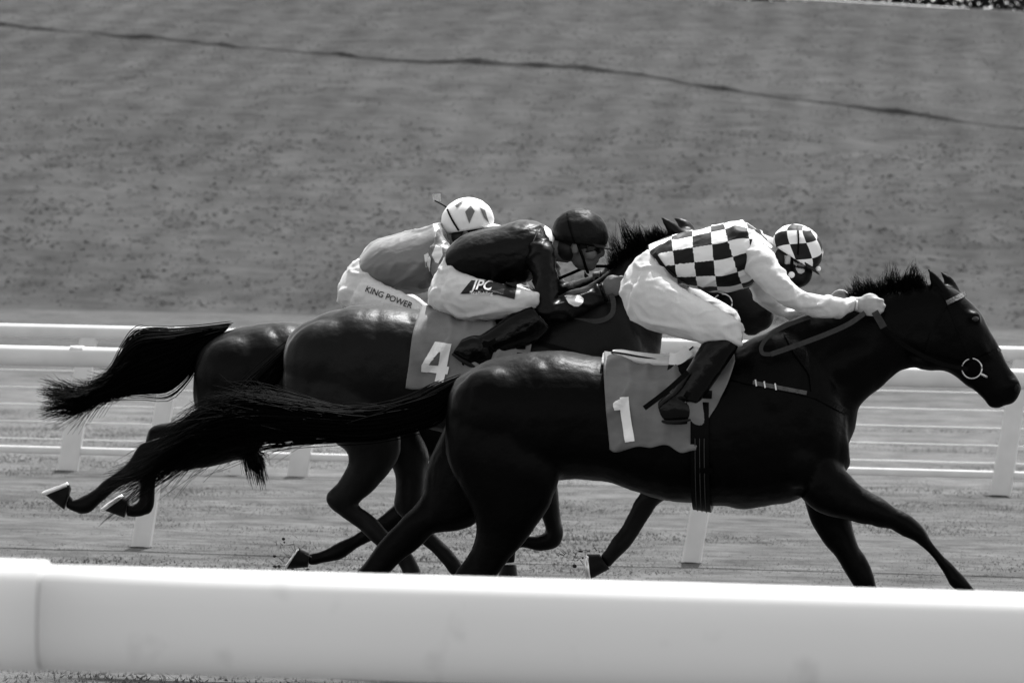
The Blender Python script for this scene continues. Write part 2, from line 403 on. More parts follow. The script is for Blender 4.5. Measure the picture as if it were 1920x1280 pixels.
# ------------------------------------------------------------------ ground, hill
def smooth01(t): t = np.clip(t, 0, 1); return t * t * (3 - 2 * t)
def ground_z(y): return 0.54 * smooth01((np.asarray(y, float) - 50) / 75)
def grid_mesh(name, X, Y, Z):
    ny, nx = X.shape; V = np.stack([X, Y, Z], -1).reshape(-1, 3)
    i = np.arange(ny * nx).reshape(ny, nx)
    F = np.stack([i[:-1, :-1], i[:-1, 1:], i[1:, 1:], i[1:, :-1]], -1).reshape(-1, 4)
    me = bpy.data.meshes.new(name); me.vertices.add(len(V)); me.vertices.foreach_set('co', V.ravel())
    me.loops.add(F.size); me.polygons.add(len(F)); me.loops.foreach_set('vertex_index', F.ravel().astype(np.int32))
    me.polygons.foreach_set('loop_start', np.arange(0, F.size, 4, dtype=np.int32)); me.polygons.foreach_set('loop_total', np.full(len(F), 4, np.int32))
    me.update(); me.validate(); me.polygons.foreach_set('use_smooth', [True] * len(F)); return me
def vnoise(X, Y, s, seed=0, oct=3):
    """value noise on arrays"""
    out = np.zeros_like(X); amp = 1.0; tot = 0
    rg = np.random.default_rng(100 + seed); T = rg.random((256, 256)) * 2 - 1
    for o in range(oct):
        x = X * s * 2 ** o + 37.3 * o; y = Y * s * 2 ** o + 11.7 * o
        xi = np.floor(x).astype(int); yi = np.floor(y).astype(int); fx = x - xi; fy = y - yi
        fx = fx * fx * (3 - 2 * fx); fy = fy * fy * (3 - 2 * fy)
        g = lambda a, b: T[(yi + b) % 256, (xi + a) % 256]
        out += amp * ((g(0, 0) * (1 - fx) + g(1, 0) * fx) * (1 - fy) + (g(0, 1) * (1 - fx) + g(1, 1) * fx) * fy); tot += amp; amp *= 0.55
    return out / tot

GX = np.concatenate([np.linspace(-400, -40, 10), np.linspace(-36, 36, 140), np.linspace(40, 400, 10)])
GY = np.concatenate([np.linspace(-60, 5, 8), np.linspace(8, 60, 160), np.linspace(61, 118, 80)])
X, Y = np.meshgrid(GX, GY); Z = ground_z(Y) + 0.02 * vnoise(X, Y, 0.7, 1) * smooth01((Y - 12) / 6) * (Y < 117)
ground = tag(link('ground', grid_mesh('ground', X, Y, Z), M['turf']), 'mown grass racecourse turf under the horses', None, None, 'structure')

SLOPE = 0.12
def ditch_y(x): return np.interp(x, [-60, -17.3, -10, -2.7, 3.2, 5.0, 14.6, 60], [228, 191.8, 183.7, 176.0, 174.6, 171.0, 161.8, 130])
def ditch_s(x): return sum(ditch_y(x + d) for d in (-0.8, -0.4, 0, 0.4, 0.8)) / 5 + 0.5 * vnoise(np.asarray(x, float), np.asarray(x, float) * 0, 1.6, 8, 4)
def crest_y(x): return 201.5 - 0.53 * (np.asarray(x, float) - 18.2)
def hill_z(x, y):
    x = np.asarray(x, float); y = np.asarray(y, float)
    base = ground_z(118.0) + SLOPE * (y - 118) * smooth01((y - 116) / 8)
    d = y - ditch_s(x)
    lip = np.interp(x, [-40, -17, -8, -3, 2, 4, 10, 15, 30], [.05, .11, .13, .24, .12, .17, .15, .06, .05]) * smooth01(d / 0.15) * (1 - smooth01((d - 0.5) / 6)) * np.clip(0.7 + 1.3 * vnoise(x, y * 0, 0.55, 5, 4), 0.45, 1.5)
    cy = crest_y(x); over = np.maximum(y - cy, 0)
    return base + lip - over * SLOPE - 0.03 * over
hx = np.concatenate([np.linspace(-160, -42, 14), np.linspace(-40, 40, 330), np.linspace(42, 160, 14)])
rows = []
t1 = 1 - (1 - np.linspace(0, 1, 190)) ** 1.25
dy = ditch_s(hx); cy = np.maximum(crest_y(hx), dy + 4)
for t in t1[:-1]: rows.append(118 + (dy - 0.5 - 118) * t)
for o in (-0.5, -0.2, -0.05, 0.0, 0.04, 0.08, 0.12, 0.16, 0.25, 0.5, 1.0): rows.append(dy + o)
for t in np.linspace(0, 1, 110)[1:]: rows.append(dy + 1.0 + (cy - dy - 1.0) * t)
for o in (1, 3, 6, 12, 30, 80, 200): rows.append(cy + o)
Y = np.array(rows); X = np.broadcast_to(hx, Y.shape).copy()
def hill_full(x, y): return hill_z(x, y) + 0.10 * vnoise(x, y * 0.8, 0.55, 2, 4) * smooth01((y - 119) / 6) + 0.5 * vnoise(x, y, 0.05, 3, 2) * smooth01((y - 125) / 25)
Z = hill_full(X, Y)
Z[0] = ground_z(118.0)
hill = tag(link('hill', grid_mesh('hill', X, Y, Z), M['hillgrass']), 'rough grass hillside rising behind the track', None, None, 'structure')

def blades(name, n, yr, hgt, wid, m, label, zfun, xr=lambda y: 0.15 * y + 3, patchy=0.0):
    y = RNG.uniform(yr[0], yr[1], n); x = RNG.uniform(-1, 1, n) * xr(y)
    if patchy:
        k = vnoise(x, y * 0.7, 0.9, 9, 3) > RNG.uniform(-patchy, patchy * 0.6, n); x, y = x[k], y[k]; n = len(x)
    z = zfun(x, y); a = RNG.uniform(0, 2 * np.pi, n); h = hgt * RNG.uniform(0.5, 1.3, n); w = wid * RNG.uniform(0.7, 1.4, n)
    lx = RNG.normal(0, 1.6, n) * h; ly = RNG.normal(0, 1.6, n) * h
    dx, dyv = np.cos(a) * w / 2, np.sin(a) * w / 2
    V = np.empty((n, 3, 3)); V[:, 0] = np.stack([x - dx, y - dyv, z - 0.01], -1); V[:, 1] = np.stack([x + dx, y + dyv, z - 0.01], -1); V[:, 2] = np.stack([x + lx, y + ly, z + h], -1)
    me = bpy.data.meshes.new(name); me.vertices.add(n * 3); me.vertices.foreach_set('co', V.ravel())
    me.loops.add(n * 3); me.polygons.add(n); me.loops.foreach_set('vertex_index', np.arange(n * 3, dtype=np.int32))
    me.polygons.foreach_set('loop_start', np.arange(0, n * 3, 3, dtype=np.int32)); me.polygons.foreach_set('loop_total', np.full(n, 3, np.int32))
    me.update()
    return tag(link(name, me, m), label, None, None, 'stuff')
blades('grass', 260000, (20, 62), 0.008, 0.014, M['blade'], 'short mown grass on the race track', lambda x, y: ground_z(y))
blades('hill_grass', 90000, (119, 210), 0.028, 0.11, M['hillblade'], 'rough tufted grass all over the hillside', hill_full, lambda y: 0.18 * y + 6, 0.6)
blades('tall_grass', 13000, (119, 158), 0.05, 0.16, M['hillblade'], 'longer rough grass at the bottom of the hillside', hill_full, lambda y: 0.18 * y + 6, 0.35)

# ------------------------------------------------------------------ rails and fences
YAW_T = R(8.0); TA = Vector((math.cos(YAW_T), -math.sin(YAW_T), 0)); TN = Vector((math.sin(YAW_T), math.cos(YAW_T), 0))
def along(d, t, off=0.0): return Vector((0, d, 0)) + TA * t + TN * off
def at_line(d, u, v=900):
    r = cam_ray(u, v); c = Vector((0, 0, CAM_H)); o = Vector((0, d, 0))
    q = (o - c).dot(TN) / r.dot(TN); return (c + r * q - o).dot(TA)
def rail_bar(d, t0, t1, z, h, dep, base, n=36, p=3.0, off=0.0, seg=1):
    s = Sh(); rr = []
    for i in range(seg + 1):
        c = along(d, t0 + (t1 - t0) * i / seg, off) + Vector((0, 0, z))
        rr.append([c + Vector((0, 0, 1)) * (h / 2) * math.copysign(abs(math.cos(a)) ** (2 / p), math.cos(a)) + TN * (dep / 2) * math.copysign(abs(math.sin(a)) ** (2 / p), math.sin(a)) for a in (2 * math.pi * j / n for j in range(n))])
    s.rings(rr); return s.mesh('rail', base)
def post_mesh(p, w, dep, h, lean, base, taper=0.85):
    s = Sh(); rr = []
    for i in range(7):
        f = i / 6; z = -0.05 + (h + 0.05) * f; c = p + TA * (lean * f) + Vector((0, 0, z)); ww = w * (1 - (1 - taper) * f) / 2
        e = 0.22
        sq = [(1, -1 + e), (1, 1 - e), (1 - e, 1), (-1 + e, 1), (-1, 1 - e), (-1, -1 + e), (-1 + e, -1), (1 - e, -1)]
        rr.append([c + TA * (a * ww) + TN * (b * dep / 2) for a, b in sq])
    s.rings(rr); return s.mesh('post', base, False)
# near running rail
D0 = 10.667
b0 = along(D0, 0); nr = empty('running_rail', b0, 'thick white plastic rail close to the camera across the bottom', 'rail')
tj = at_line(D0, 88, 1150)
link('rail', rail_bar(D0, tj, 12, 1.10, 0.200, 0.145, b0, p=2.8, seg=40), M['rail'], nr)
link('rail', rail_bar(D0, -12, tj - 0.006, 1.103, 0.212, 0.153, b0, p=2.8, seg=40), M['rail'], nr)
link('joint_sleeve', rail_bar(D0, tj - 0.012, tj + 0.012, 1.101, 0.196, 0.141, b0, p=2.8), M['joint'], nr)
for t in (-4.6, -2.35, 2.2, 4.5): link('post', post_mesh(along(D0, t, 0.02), 0.10, 0.08, 1.02, 0.1, b0), M['post'], nr)
# track-side rail behind the horses
D1 = 34.2
b1 = along(D1, 0); f1 = empty('white_rail', b1, 'nearer of the two white rails behind the horses', 'rail')
link('rail', rail_bar(D1, -16, 16, 1.145, 0.122, 0.10, b1, p=2.4, seg=20), M['post'], f1)
for u, v in ((262, 1037), (1294, 1045), (-770, 1016), (2326, 1068)):
    t = at_line(D1, u, v); link('post', post_mesh(along(D1, t, 0.0), 0.115, 0.08, 1.11, 0.17, b1), M['post'], f1)
    ft = Sh(); c = along(D1, t) ; ft.ellip(c + Vector((0, 0, 0.0)), TA * 0.075, TN * 0.07, Vector((0, 0, 0.008)), 12); link('base_shade', ft.mesh('base_shade', b1), M['soil'], f1)  # thin dark disc, paints the soft shadow around the post base
link('rail_cap', rail_bar(D1, at_line(D1, 128), at_line(D1, 152), 1.148, 0.130, 0.088, b1), M['post'], f1)
# outer wired fence
D2 = 45.6
b2 = along(D2, 0); f2 = empty('wired_fence', b2, 'farther white fence strung with five thin wires behind the horses', 'fence')
link('top_rail', rail_bar(D2, -20, 20, 1.125, 0.118, 0.10, b2, p=2.4, seg=20), M['post'], f2)
link('bottom_rail', rail_bar(D2, -20, 20, 0.165, 0.062, 0.05, b2, seg=20), M['post'], f2)
for k in range(5):
    z = 0.81 - k * 0.1385; link('wire', Sh().tube([along(D2, -20, 0.04) + Vector((0, 0, z)), along(D2, 20, 0.04) + Vector((0, 0, z))], 0.0042, 6, 1).mesh('wire', b2), M['wire'], f2)
for u in (-307, 125, 556, 996, 1436, 1874, 2310):
    t = at_line(D2, u, 900); link('post', post_mesh(along(D2, t, 0.0), 0.17, 0.08, 1.09, 0.16, b2, 0.8), M['post'], f2)
    link('base_shade', Sh().ellip(along(D2, t - 0.02, -0.04), TA * 0.10, TN * 0.07, Vector((0, 0, 0.008)), 12).mesh('base_shade', b2), M['soil'], f2)  # flat dark patch, shade at the post base put in as colour
t = at_line(D2, 448, 892); link('stay', post_mesh(along(D2, t, -0.12), 0.11, 0.08, 0.6, 0.06, b2, 0.9), M['post'], f2)
# fence and hedge on the crest
def crest_pt(x, o=0.0): return Vector((x, float(crest_y(x)) + o, 0))
cb = crest_pt(20, 2); cf = empty('hilltop_fence', cb, 'tiny white fence along the hilltop at the upper right', 'fence')
zc = lambda x, o: float(hill_z(np.array([x]), np.array([crest_pt(x, o).y]))[0])
for xa, xb, zo in ((8, 16.15, 0.42), (16.25, 26, 0.40)):
    n = 8; P = [crest_pt(xa + (xb - xa) * i / n, 1.5) + Vector((0, 0, zc(xa + (xb - xa) * i / n, 1.5) + zo)) for i in range(n + 1)]
    link('rail', Sh().tube(P, 0.05, 8, 1).mesh('rail', cb), M['post'], cf)
for i in range(22):
    x = 8.4 + i * 0.8; p = crest_pt(x, 1.6); p.z = zc(x, 1.6)
    link('post', Sh().box(p + Vector((-0.06, -0.05, -0.2)), p + Vector((0.06, 0.05, 0.40))).mesh('post', cb, False), M['post'], cf)
def leaf_mass(pts, base, size, rg):
    vs, fs = [], []
    for p in pts:
        a = Vector(rg.normal(0, 1, 3)).normalized() * size; c = a.cross(Vector(rg.normal(0, 1, 3))).normalized() * size * 0.6; b = len(vs)
        vs += [p - a - base, p + c - base, p + a - base, p - c - base]; fs.append((b, b + 1, b + 2, b + 3))
    return mesh_from('foliage', vs, fs, False)
hb = crest_pt(20, 8); hg = empty('hedge', hb, 'dark hedge beyond the hilltop fence at the upper right', 'hedge')
rg = np.random.default_rng(4); pts = []
for i in range(9000):
    x = rg.uniform(4, 34); top = 1.5 + 0.4 * noise.noise(Vector((x * 0.5, 0, 0))); o = 7 + rg.normal(0, 0.5); p = crest_pt(x, o); p.z = zc(x, 7.0) + rg.uniform(0, top); pts.append(p)
link('foliage', leaf_mass(pts, hb, 0.16, rg), M['hedge'], hg)
s = Sh()
for i in range(14): x = 5 + i * 2.1; p = crest_pt(x, 7); z = zc(x, 7); s.tube([p + Vector((0, 0, z - 0.3)), p + Vector((0.1, 0, z + 0.6)), p + Vector((0, 0, z + 1.2))], [0.06, 0.05, 0.02], 6, 2)
tag(link('stems', s.mesh('stems', hb), M['hedge'], hg), kind='stuff')

# ------------------------------------------------------------------ hair
def strands(pl, base, st, n, rad=0.0022, seed=1, spread=1.0, overs=0.12, start=(0.0, 0.5), wob=0.012, n_seg=20, side=3):
    """hair following a lofted path; st rows as in loft; every hair is a thin tapered tube"""
    rg = np.random.default_rng(seed); st = [tuple(r) + ((0.0,) if len(r) == 5 else ()) for r in st]
    C = catmull(st, 6); A = [pl.P(r[0], r[1], r[5]) for r in C]; B = [pl.P(r[2], r[3], r[5]) for r in C]; N = len(C)
    cen = np.array([(a + b) / 2 for a, b in zip(A, B)]); e1 = np.array([(a - b) / 2 for a, b in zip(A, B)]); hw = np.array([r[4] for r in C]); nn = np.array(pl.n)
    vs, fs = [], []; NL = 46
    lk = [(rg.uniform(0, 2 * np.pi), math.sqrt(rg.uniform(0.02, 1)), rg.uniform(0, 6.28, 2), rg.uniform(0.5, 1.6), rg.normal(0, .45, 2), rg.normal(0, .25), rg.uniform(0.75, 1.0)) for _ in range(NL)]
    for i in range(n):
        L_ = lk[rg.integers(0, NL)]; th = L_[0] + rg.normal(0, .16); rho = (L_[1] + rg.normal(0, .07)) * spread
        if rg.random() < .18: th = rg.uniform(0, 2 * np.pi); rho = math.sqrt(rg.uniform(0.02, 1)) * spread
        if rg.random() < 0.14: rho *= rg.uniform(1.0, 1.4)
        t0 = rg.uniform(*start) * rg.random(); t1 = min(1.0, t0 + rg.uniform(0.45, 0.9)) if rg.random() < 0.6 else 1.0
        ext = rg.uniform(0, overs) if t1 >= 1 else 0
        ph = L_[2] + rg.normal(0, .25, 2); fq = L_[3]; drift = L_[5] + rg.normal(0, .06); wk = rg.choice((0.8, 1.2, 2.6), p=(.5, .38, .12)); fan = L_[4] + rg.normal(0, .10, 2); t1 = min(t1, L_[6] + rg.uniform(-.1, .1)) if L_[6] < .93 else t1
        line = []
        for j in range(n_seg + 1):
            f = j / n_seg; t = (t0 + (t1 - t0) * f) * (N - 1); k = min(int(t), N - 2); x = t - k
            th2 = th + drift * f * 2
            ca, sa = math.cos(th2) * rho, math.sin(th2) * rho
            p = cen[k] * (1 - x) + cen[k + 1] * x + (e1[k] * (1 - x) + e1[k + 1] * x) * ca + nn * ((hw[k] * (1 - x) + hw[k + 1] * x) * sa)
            if ext and f > 0.85: p = p + (cen[-1] - cen[-4]) / (np.linalg.norm(cen[-1] - cen[-4]) + 1e-6) * ext * (f - 0.85) / 0.15
            w = wob * f * wk
            if f > 0.6: g_ = ((f - 0.6) / 0.4) ** 2 * 0.10; p = p + (np.array((0, 0, 1)) * fan[0] + nn * fan[1]) * g_
            p = p + np.array((0, 0, 1)) * math.sin(ph[0] + fq * 6 * f) * w + nn * math.sin(ph[1] + fq * 5 * f) * w
            line.append(p)
        b = len(vs)
        for j, p in enumerate(line):
            f = j / n_seg; r = rad * (1.0 - 0.75 * f ** 2) * (0.6 if f == 0 else 1)
            d = line[min(j + 1, n_seg)] - line[max(j - 1, 0)]; d = d / (np.linalg.norm(d) + 1e-9)
            x = np.cross(d, (0.2, 0.5, 0.84)); x /= (np.linalg.norm(x) + 1e-9); y = np.cross(d, x)
            for q in range(side):
                a = 2 * math.pi * q / side; vs.append(Vector(p + (x * math.cos(a) + y * math.sin(a)) * r) - base)
        for j in range(n_seg):
            for q in range(side):
                q2 = (q + 1) % side; fs.append((b + j * side + q, b + j * side + q2, b + (j + 1) * side + q2, b + (j + 1) * side + q))
    return mesh_from('hair', vs, fs)
def tufts(pl, base, roots, n, seed, rad=0.0022, w=0.0, ws=0.02):
    """mane: roots = rows (root u, v, tip u, v); hairs bend from root to tip"""
    rg = np.random.default_rng(seed); C = catmull(roots, 12); s = []; vs, fs = [], []
    for i in range(n):
        r = C[rg.integers(0, len(C))]; cl = noise.noise(Vector((r[0] * 0.12, seed, 0)))
        root = np.array((r[0] + rg.normal(0, 4), r[1] + rg.normal(0, 2) + 6)); L = (0.55 + 0.45 * rg.random()) * (1 + 0.5 * cl)
        li = int(r[0] / 11); lr = np.random.default_rng(li * 7 + seed); lo_ = lr.normal(0, 6.5, 2); L *= lr.uniform(.6, 1.15)
        tip = root + (np.array((r[2] - r[0], r[3] - r[1] - 6)) + lo_ + np.array(((li * 11 + 5 - r[0]) * .6, 0)) + rg.normal(0, 2.5, 2)) * L; w0 = w + rg.normal(0, ws)
        mid = (root + tip) / 2 + np.array((tip[1] - root[1], -(tip[0] - root[0]))) * rg.normal(0.0, 0.14)
        P = [pl.P(root[0], root[1], w0), pl.P(mid[0], mid[1], w0 * 1.3 + rg.normal(0, 0.01)), pl.P(tip[0], tip[1], w0 * 1.6 + rg.normal(0, 0.02))]
        b = len(vs); pts = catmull([tuple(p) for p in P], 3)
        for j, p in enumerate(pts):
            f = j / (len(pts) - 1); rr = rad * (1 - 0.8 * f)
            for q in range(3): a = 2.094 * q; vs.append(Vector(p) + (pl.a * math.cos(a) + pl.n * math.sin(a)) * rr - base)
        for j in range(len(pts) - 1):
            for q in range(3): q2 = (q + 1) % 3; fs.append((b + 3 * j + q, b + 3 * j + q2, b + 3 * j + 3 + q2, b + 3 * j + 3 + q))
    return mesh_from('mane', vs, fs)

# ------------------------------------------------------------------ horses
TORSO = [(840, 752, 838, 792, .05), (853, 712, 846, 845, .17), (900, 683, 890, 895, .245), (950, 666, 950, 905, .275), (1010, 657, 1020, 902, .285),
         (1080, 661, 1085, 898, .27), (1150, 672, 1150, 906, .268), (1230, 680, 1235, 937, .275), (1310, 672, 1310, 944, .28), (1385, 645, 1396, 953, .27),
         (1445, 622, 1465, 945, .25), (1500, 625, 1525, 925, .22), (1548, 665, 1572, 900, .185), (1585, 745, 1595, 872, .11)]
NECK = [(1400, 650, 1560, 900, .17), (1440, 620, 1603, 810, .145), (1500, 592, 1612, 763, .12), (1560, 571, 1640, 738, .10), (1625, 553, 1662, 719, .09), (1685, 541, 1692, 694, .085), (1738, 533, 1725, 688, .08)]
HEAD = [(1742, 531, 1708, 687, .078), (1776, 534, 1735, 693, .095), (1806, 551, 1760, 695, .10), (1838, 582, 1780, 700, .096), (1856, 614, 1797, 711, .082),
        (1876, 652, 1815, 726, .066), (1893, 689, 1836, 737, .058), (1909, 709, 1850, 748, .058), (1917, 727, 1866, 752, .052), (1909, 747, 1878, 757, .042), (1897, 758, 1886, 759, .02)]
LIP = [(1832, 712, 1826, 731, .045), (1852, 728, 1846, 749, .042), (1864, 738, 1854, 762, .038), (1878, 750, 1867, 766, .030), (1885, 758, 1877, 765, .012)]
EARS = [[(1749, 548, 1786, 552, .026, .05), (1741, 521, 1768, 525, .022, .055), (1737, 506, 1752, 509, .012, .058), (1736, 499, 1739, 500, .003, .06)],
        [(1772, 548, 1806, 552, .026, -.05), (1766, 524, 1792, 526, .022, -.055), (1760, 512, 1774, 511, .012, -.058), (1757, 505, 1760, 505, .003, -.06)]]

def horse(label, pl, coat, T, TH, neck, legs, hooves, tail, mane, wear, gp, mane_n=900):
    mid = pl.P(*T(1200, 900)); base = Vector((mid.x, mid.y, 0)); h = empty('horse', base, label, 'horse', gp)
    def tr(rows, F): return [F(r[0], r[1]) + F(r[2], r[3]) + tuple(r[4:]) for r in rows]
    s = Sh(); s.loft(pl, tr(TORSO, T), 32, 2.25)
    s.loft(pl, neck if neck else tr(NECK, T), 28, 2.1); s.loft(pl, tr(HEAD, TH), 24, 2.3); s.loft(pl, tr(LIP, TH), 14, 2.0)
    for e in EARS: s.loft(pl, tr(e, TH), 10, 2, 3)
    k = pl.ppm / 440.0
    def bump(u, v, w, ru, rv, rw, F=T, tilt=0.0):
        c = pl.P(*F(u, v), w); a = pl.a * math.cos(tilt) + pl.up * math.sin(tilt); b = pl.up * math.cos(tilt) - pl.a * math.sin(tilt); s.ellip(c, a * ru, pl.n * rw, b * rv, 18)
    for sd in (1, -1):
        bump(935, 775, .15 * sd, .22, .20, .135); bump(1440, 760, .13 * sd, .15, .25, .125, T, 0.35); bump(1490, 860, .12 * sd, .14, .13, .10)
        bump(1730, 640, .055 * sd, .10, .085, .052, TH); bump(1824, 594, .070 * sd, .040, .028, .028, TH); bump(1838, 640, .070 * sd, .075, .012, .016, TH, -1.0); bump(1900, 722, .040 * sd, .035, .030, .025, TH)
        bump(1560, 690, .06 * sd, .22, .10, .075, T if not neck else TH, 0.6)
    for lg in legs: s.loft(pl, lg, 18, 2.15, 4)
    me = s.remesh('body', base, 0.0118, 6, 0.5)
    displace(me, -0.008, 3.2, (1.7, 1, .8), True); displace(me, -0.0018, 9.0, (1.5, 1, .8), True)
    body = link('body', me, coat, h); bvh = bvh_of(me)
    for co_, so_, hw, w, shod in hooves:
        hs = Sh(); hs.loft(pl, [co_ + (hw * 0.82, w), tuple((a * (1 - q_) + b * q_) for a, b, q_ in zip(co_, so_, (.5, .5, .66, .66))) + (hw * 0.95, w), so_ + (hw * 1.08, w)], 20, 2.2, 3)
        ho = link('hoof', hs.mesh('hoof', base), M['hoof'], h)
        A, B = pl.P(so_[0], so_[1], w), pl.P(so_[2], so_[3], w); c = (A + B) / 2; e = (B - A) / 2 * (1 if shod >= 0 else -1); nn = ((A + B) / 2 - (pl.P(co_[0], co_[1], w) + pl.P(co_[2], co_[3], w)) / 2).normalized()
        pts = [c + nn * 0.004 + e * (0.98 * math.cos(a)) + pl.n * (hw * 1.04 * math.sin(a)) for a in np.linspace(-2.5, 2.5, 15)]
        link('horseshoe', Sh().tube(pts, 0.0115 if abs(shod) == 1 else 0.006, 6, 2).mesh('horseshoe', base), M['shoe'], ho)
    core = [tuple(r[:4]) + (r[4] * 0.62,) for r in tail['st'][:tail['core']]]
    core = [((r[0] * .8 + r[2] * .2), (r[1] * .8 + r[3] * .2), (r[0] * .2 + r[2] * .8), (r[1] * .2 + r[3] * .8), r[4]) for r in core]
    tl = link('tail', strands(pl, base, tail['st'], tail['n'], 0.0026, tail['seed'], 1.0, tail.get('overs', 0.12), tail.get('start', (0, .5)), tail.get('wob', .012)), M['hair'], h)
    link('dock', Sh().loft(pl, core, 16).mesh('dock', base), M['hair'], tl)
    if mane: link('mane', tufts(pl, base, mane, int(mane_n * 1.7), tail['seed'] + 5, 0.0019), M['hair'], h)
    for sd in (1, -1):
        p = pl.P(*TH(1828, 598), .1 * sd); q = hit_side(pl, base, bvh, p, sd, -0.006)
        if q: link('eye', Sh().ellip(q, pl.a * .017, pl.n * .012, pl.up * .013, 14).mesh('eye', base), M['eye'], h)
        p = pl.P(*TH(1906, 727), .05 * sd); q = hit_side(pl, base, bvh, p, sd, -0.002)
        if q: link('nostril', Sh().ellip(q, pl.a * .012, pl.n * .008, pl.up * .018, 12).mesh('nostril', base), M['hoof'], h)
    # bridle
    br = None
    def hp(pts): return [TH(*q) for q in pts]
    for sd in (1, -1):
        def st_(pts, wd, m, nm, par, off=.004): return link(nm, strap(pl, base, bvh, hp(pts), wd, off, sd, 0.08), m, par)
        if br is None: br = st_([(1752, 534), (1772, 556), (1790, 600), (1806, 640), (1822, 676)], .015, M['leather'], 'bridle', h)
        else: st_([(1752, 534), (1772, 556), (1790, 600), (1806, 640), (1822, 676)], .018, M['leather'], 'cheek_strap', br)
        st_([(1775, 568), (1800, 556), (1811, 550)], .020, M['tanband'], 'browband', br, .006)
        st_([(1812, 686), (1848, 668), (1876, 654)], .014, M['leather'], 'noseband', br, .006)
        st_([(1776, 566), (1748, 620), (1728, 690)], .012, M['leather'], 'throat_latch', br)
        q = hit_side(pl, base, bvh, pl.P(*TH(1822, 690), .07 * sd), sd, .012)
        if q:
            R_ = 0.042; pts = [q + (pl.a * math.cos(a) + pl.up * math.sin(a)) * R_ for a in np.linspace(0, 2 * math.pi, 25)]
            link('bit_ring', Sh().tube(pts, .0036, 6, 1).mesh('bit_ring', base), M['steel'], br)
            link('bit', Sh().tube([q + pl.a * .035 - pl.up * .02, q + pl.a * .065 - pl.up * .035 - pl.n * .01 * sd], .006, 6, 1).mesh('bit', base), M['steel'], br)
    return h, base, bvh, br, me

def wrap(pl, base, bvh, T, fun, phis, ns, off=.012, ripple=0.0, thick=0.004, m=None, name='cloth', parent=None):
    """cloth wrapped over the back: fun(s, phi) -> torso u; rays run in to the spine axis"""
    vs = []; n = len(phis)
    for i in range(ns + 1):
        for ph in phis:
            sx = i / ns; ph = ph * (1 + (.022 * math.sin(7 * sx + 1) + .012 * math.sin(17 * sx) if ripple > .03 else 0)); u = fun(sx, ph); c = pl.P(*T(u, 800)); d = pl.up * math.cos(ph) + pl.n * math.sin(ph)
            hh = bvh.ray_cast(c + d * 0.9 - base, -d); r = (hh[0] + base - c).length if hh[0] is not None else 0.3
            x = noise.noise(Vector((u * 0.018, ph * 1.6, 3.1))) + 0.8 * math.exp(-(noise.noise(Vector((u * 0.014 + ph * 0.9, ph * 0.8 - u * .008, 7))) / .15) ** 2)
            fl = ripple * (0.35 + abs(math.sin(ph)) ** 2) * x
            vs.append(c + d * (r + off + max(fl, -off * .6)) - base)
    fs = [(i * n + j, i * n + j + 1, (i + 1) * n + j + 1, (i + 1) * n + j) for i in range(ns) for j in range(n - 1)]
    me = mesh_from(name, vs, fs); o = link(name, me, m, parent)
    so = o.modifiers.new('thick', 'SOLIDIFY'); so.thickness = thick; so.offset = 1
    return o, me

ID = lambda u, v: (float(u), float(v))
P1, P2, P3 = Plane(24.24), Plane(25.55), Plane(26.85)
T2 = lambda u, v: (525 + (u - 830) * .92, 570 + (v - 657) * .95)
T3 = lambda u, v: (358 + (u - 830) * .87, 602 + (v - 657) * .905)
def rot_map(src, dst, deg, k):
    a = R(deg)
    def f(u, v):
        x, y = u - src[0], v - src[1]; return (dst[0] + k * (x * math.cos(a) + y * math.sin(a)), dst[1] + k * (-x * math.sin(a) + y * math.cos(a)))
    return f
T2H = rot_map((1750, 540), (1257, 440), 11.8, 0.97)
T3H = rot_map((1750, 540), (1098, 540), -12, 0.86)
GRP = 'race horses galloping past'

# --- horse one
n1 = [(1560, 850, 1500, 935, .10, .10), (1606, 903, 1556, 968, .085, .12), (1650, 933, 1629, 985, .066, .13), (1689, 954, 1668, 993, .054, .13), (1715, 970, 1692, 1006, .050, .13), (1736, 992, 1713, 1015, .046, .13),
      (1746, 1011, 1730, 1028, .034, .13), (1768, 1041, 1753, 1051, .029, .13), (1790, 1060, 1772, 1078, .031, .13), (1808, 1077, 1782, 1098, .038, .13), (1830, 1105, 1808, 1119, .031, .13), (1846, 1128, 1822, 1140, .036, .13)]
f1l = [(1490, 890, 1600, 905, .10, -.10), (1515, 965, 1598, 968, .075, -.12), (1530, 992, 1603, 998, .064, -.12), (1549, 1023, 1612, 1022, .056, -.12), (1570, 1052, 1629, 1052, .052, -.12), (1588, 1082, 1640, 1083, .046, -.12),
       (1604, 1108, 1645, 1104, .036, -.12), (1622, 1138, 1656, 1130, .030, -.12), (1636, 1172, 1672, 1160, .036, -.12), (1655, 1202, 1685, 1188, .030, -.12), (1664, 1218, 1702, 1202, .036, -.12)]
h1n = [(835, 775, 1030, 790, .14, .13), (836, 848, 1050, 880, .13, .15), (857, 905, 1040, 930, .105, .15), (884, 952, 1010, 982, .085, .14), (893, 998, 980, 1022, .062, .13), (872, 1048, 950, 1052, .052, .13), (848, 1085, 918, 1105, .050, .13),
       (852, 1118, 902, 1126, .044, .13), (874, 1152, 907, 1146, .034, .13), (890, 1190, 922, 1182, .036, .13), (905, 1213, 938, 1200, .030, .13), (916, 1230, 956, 1212, .036, .13)]
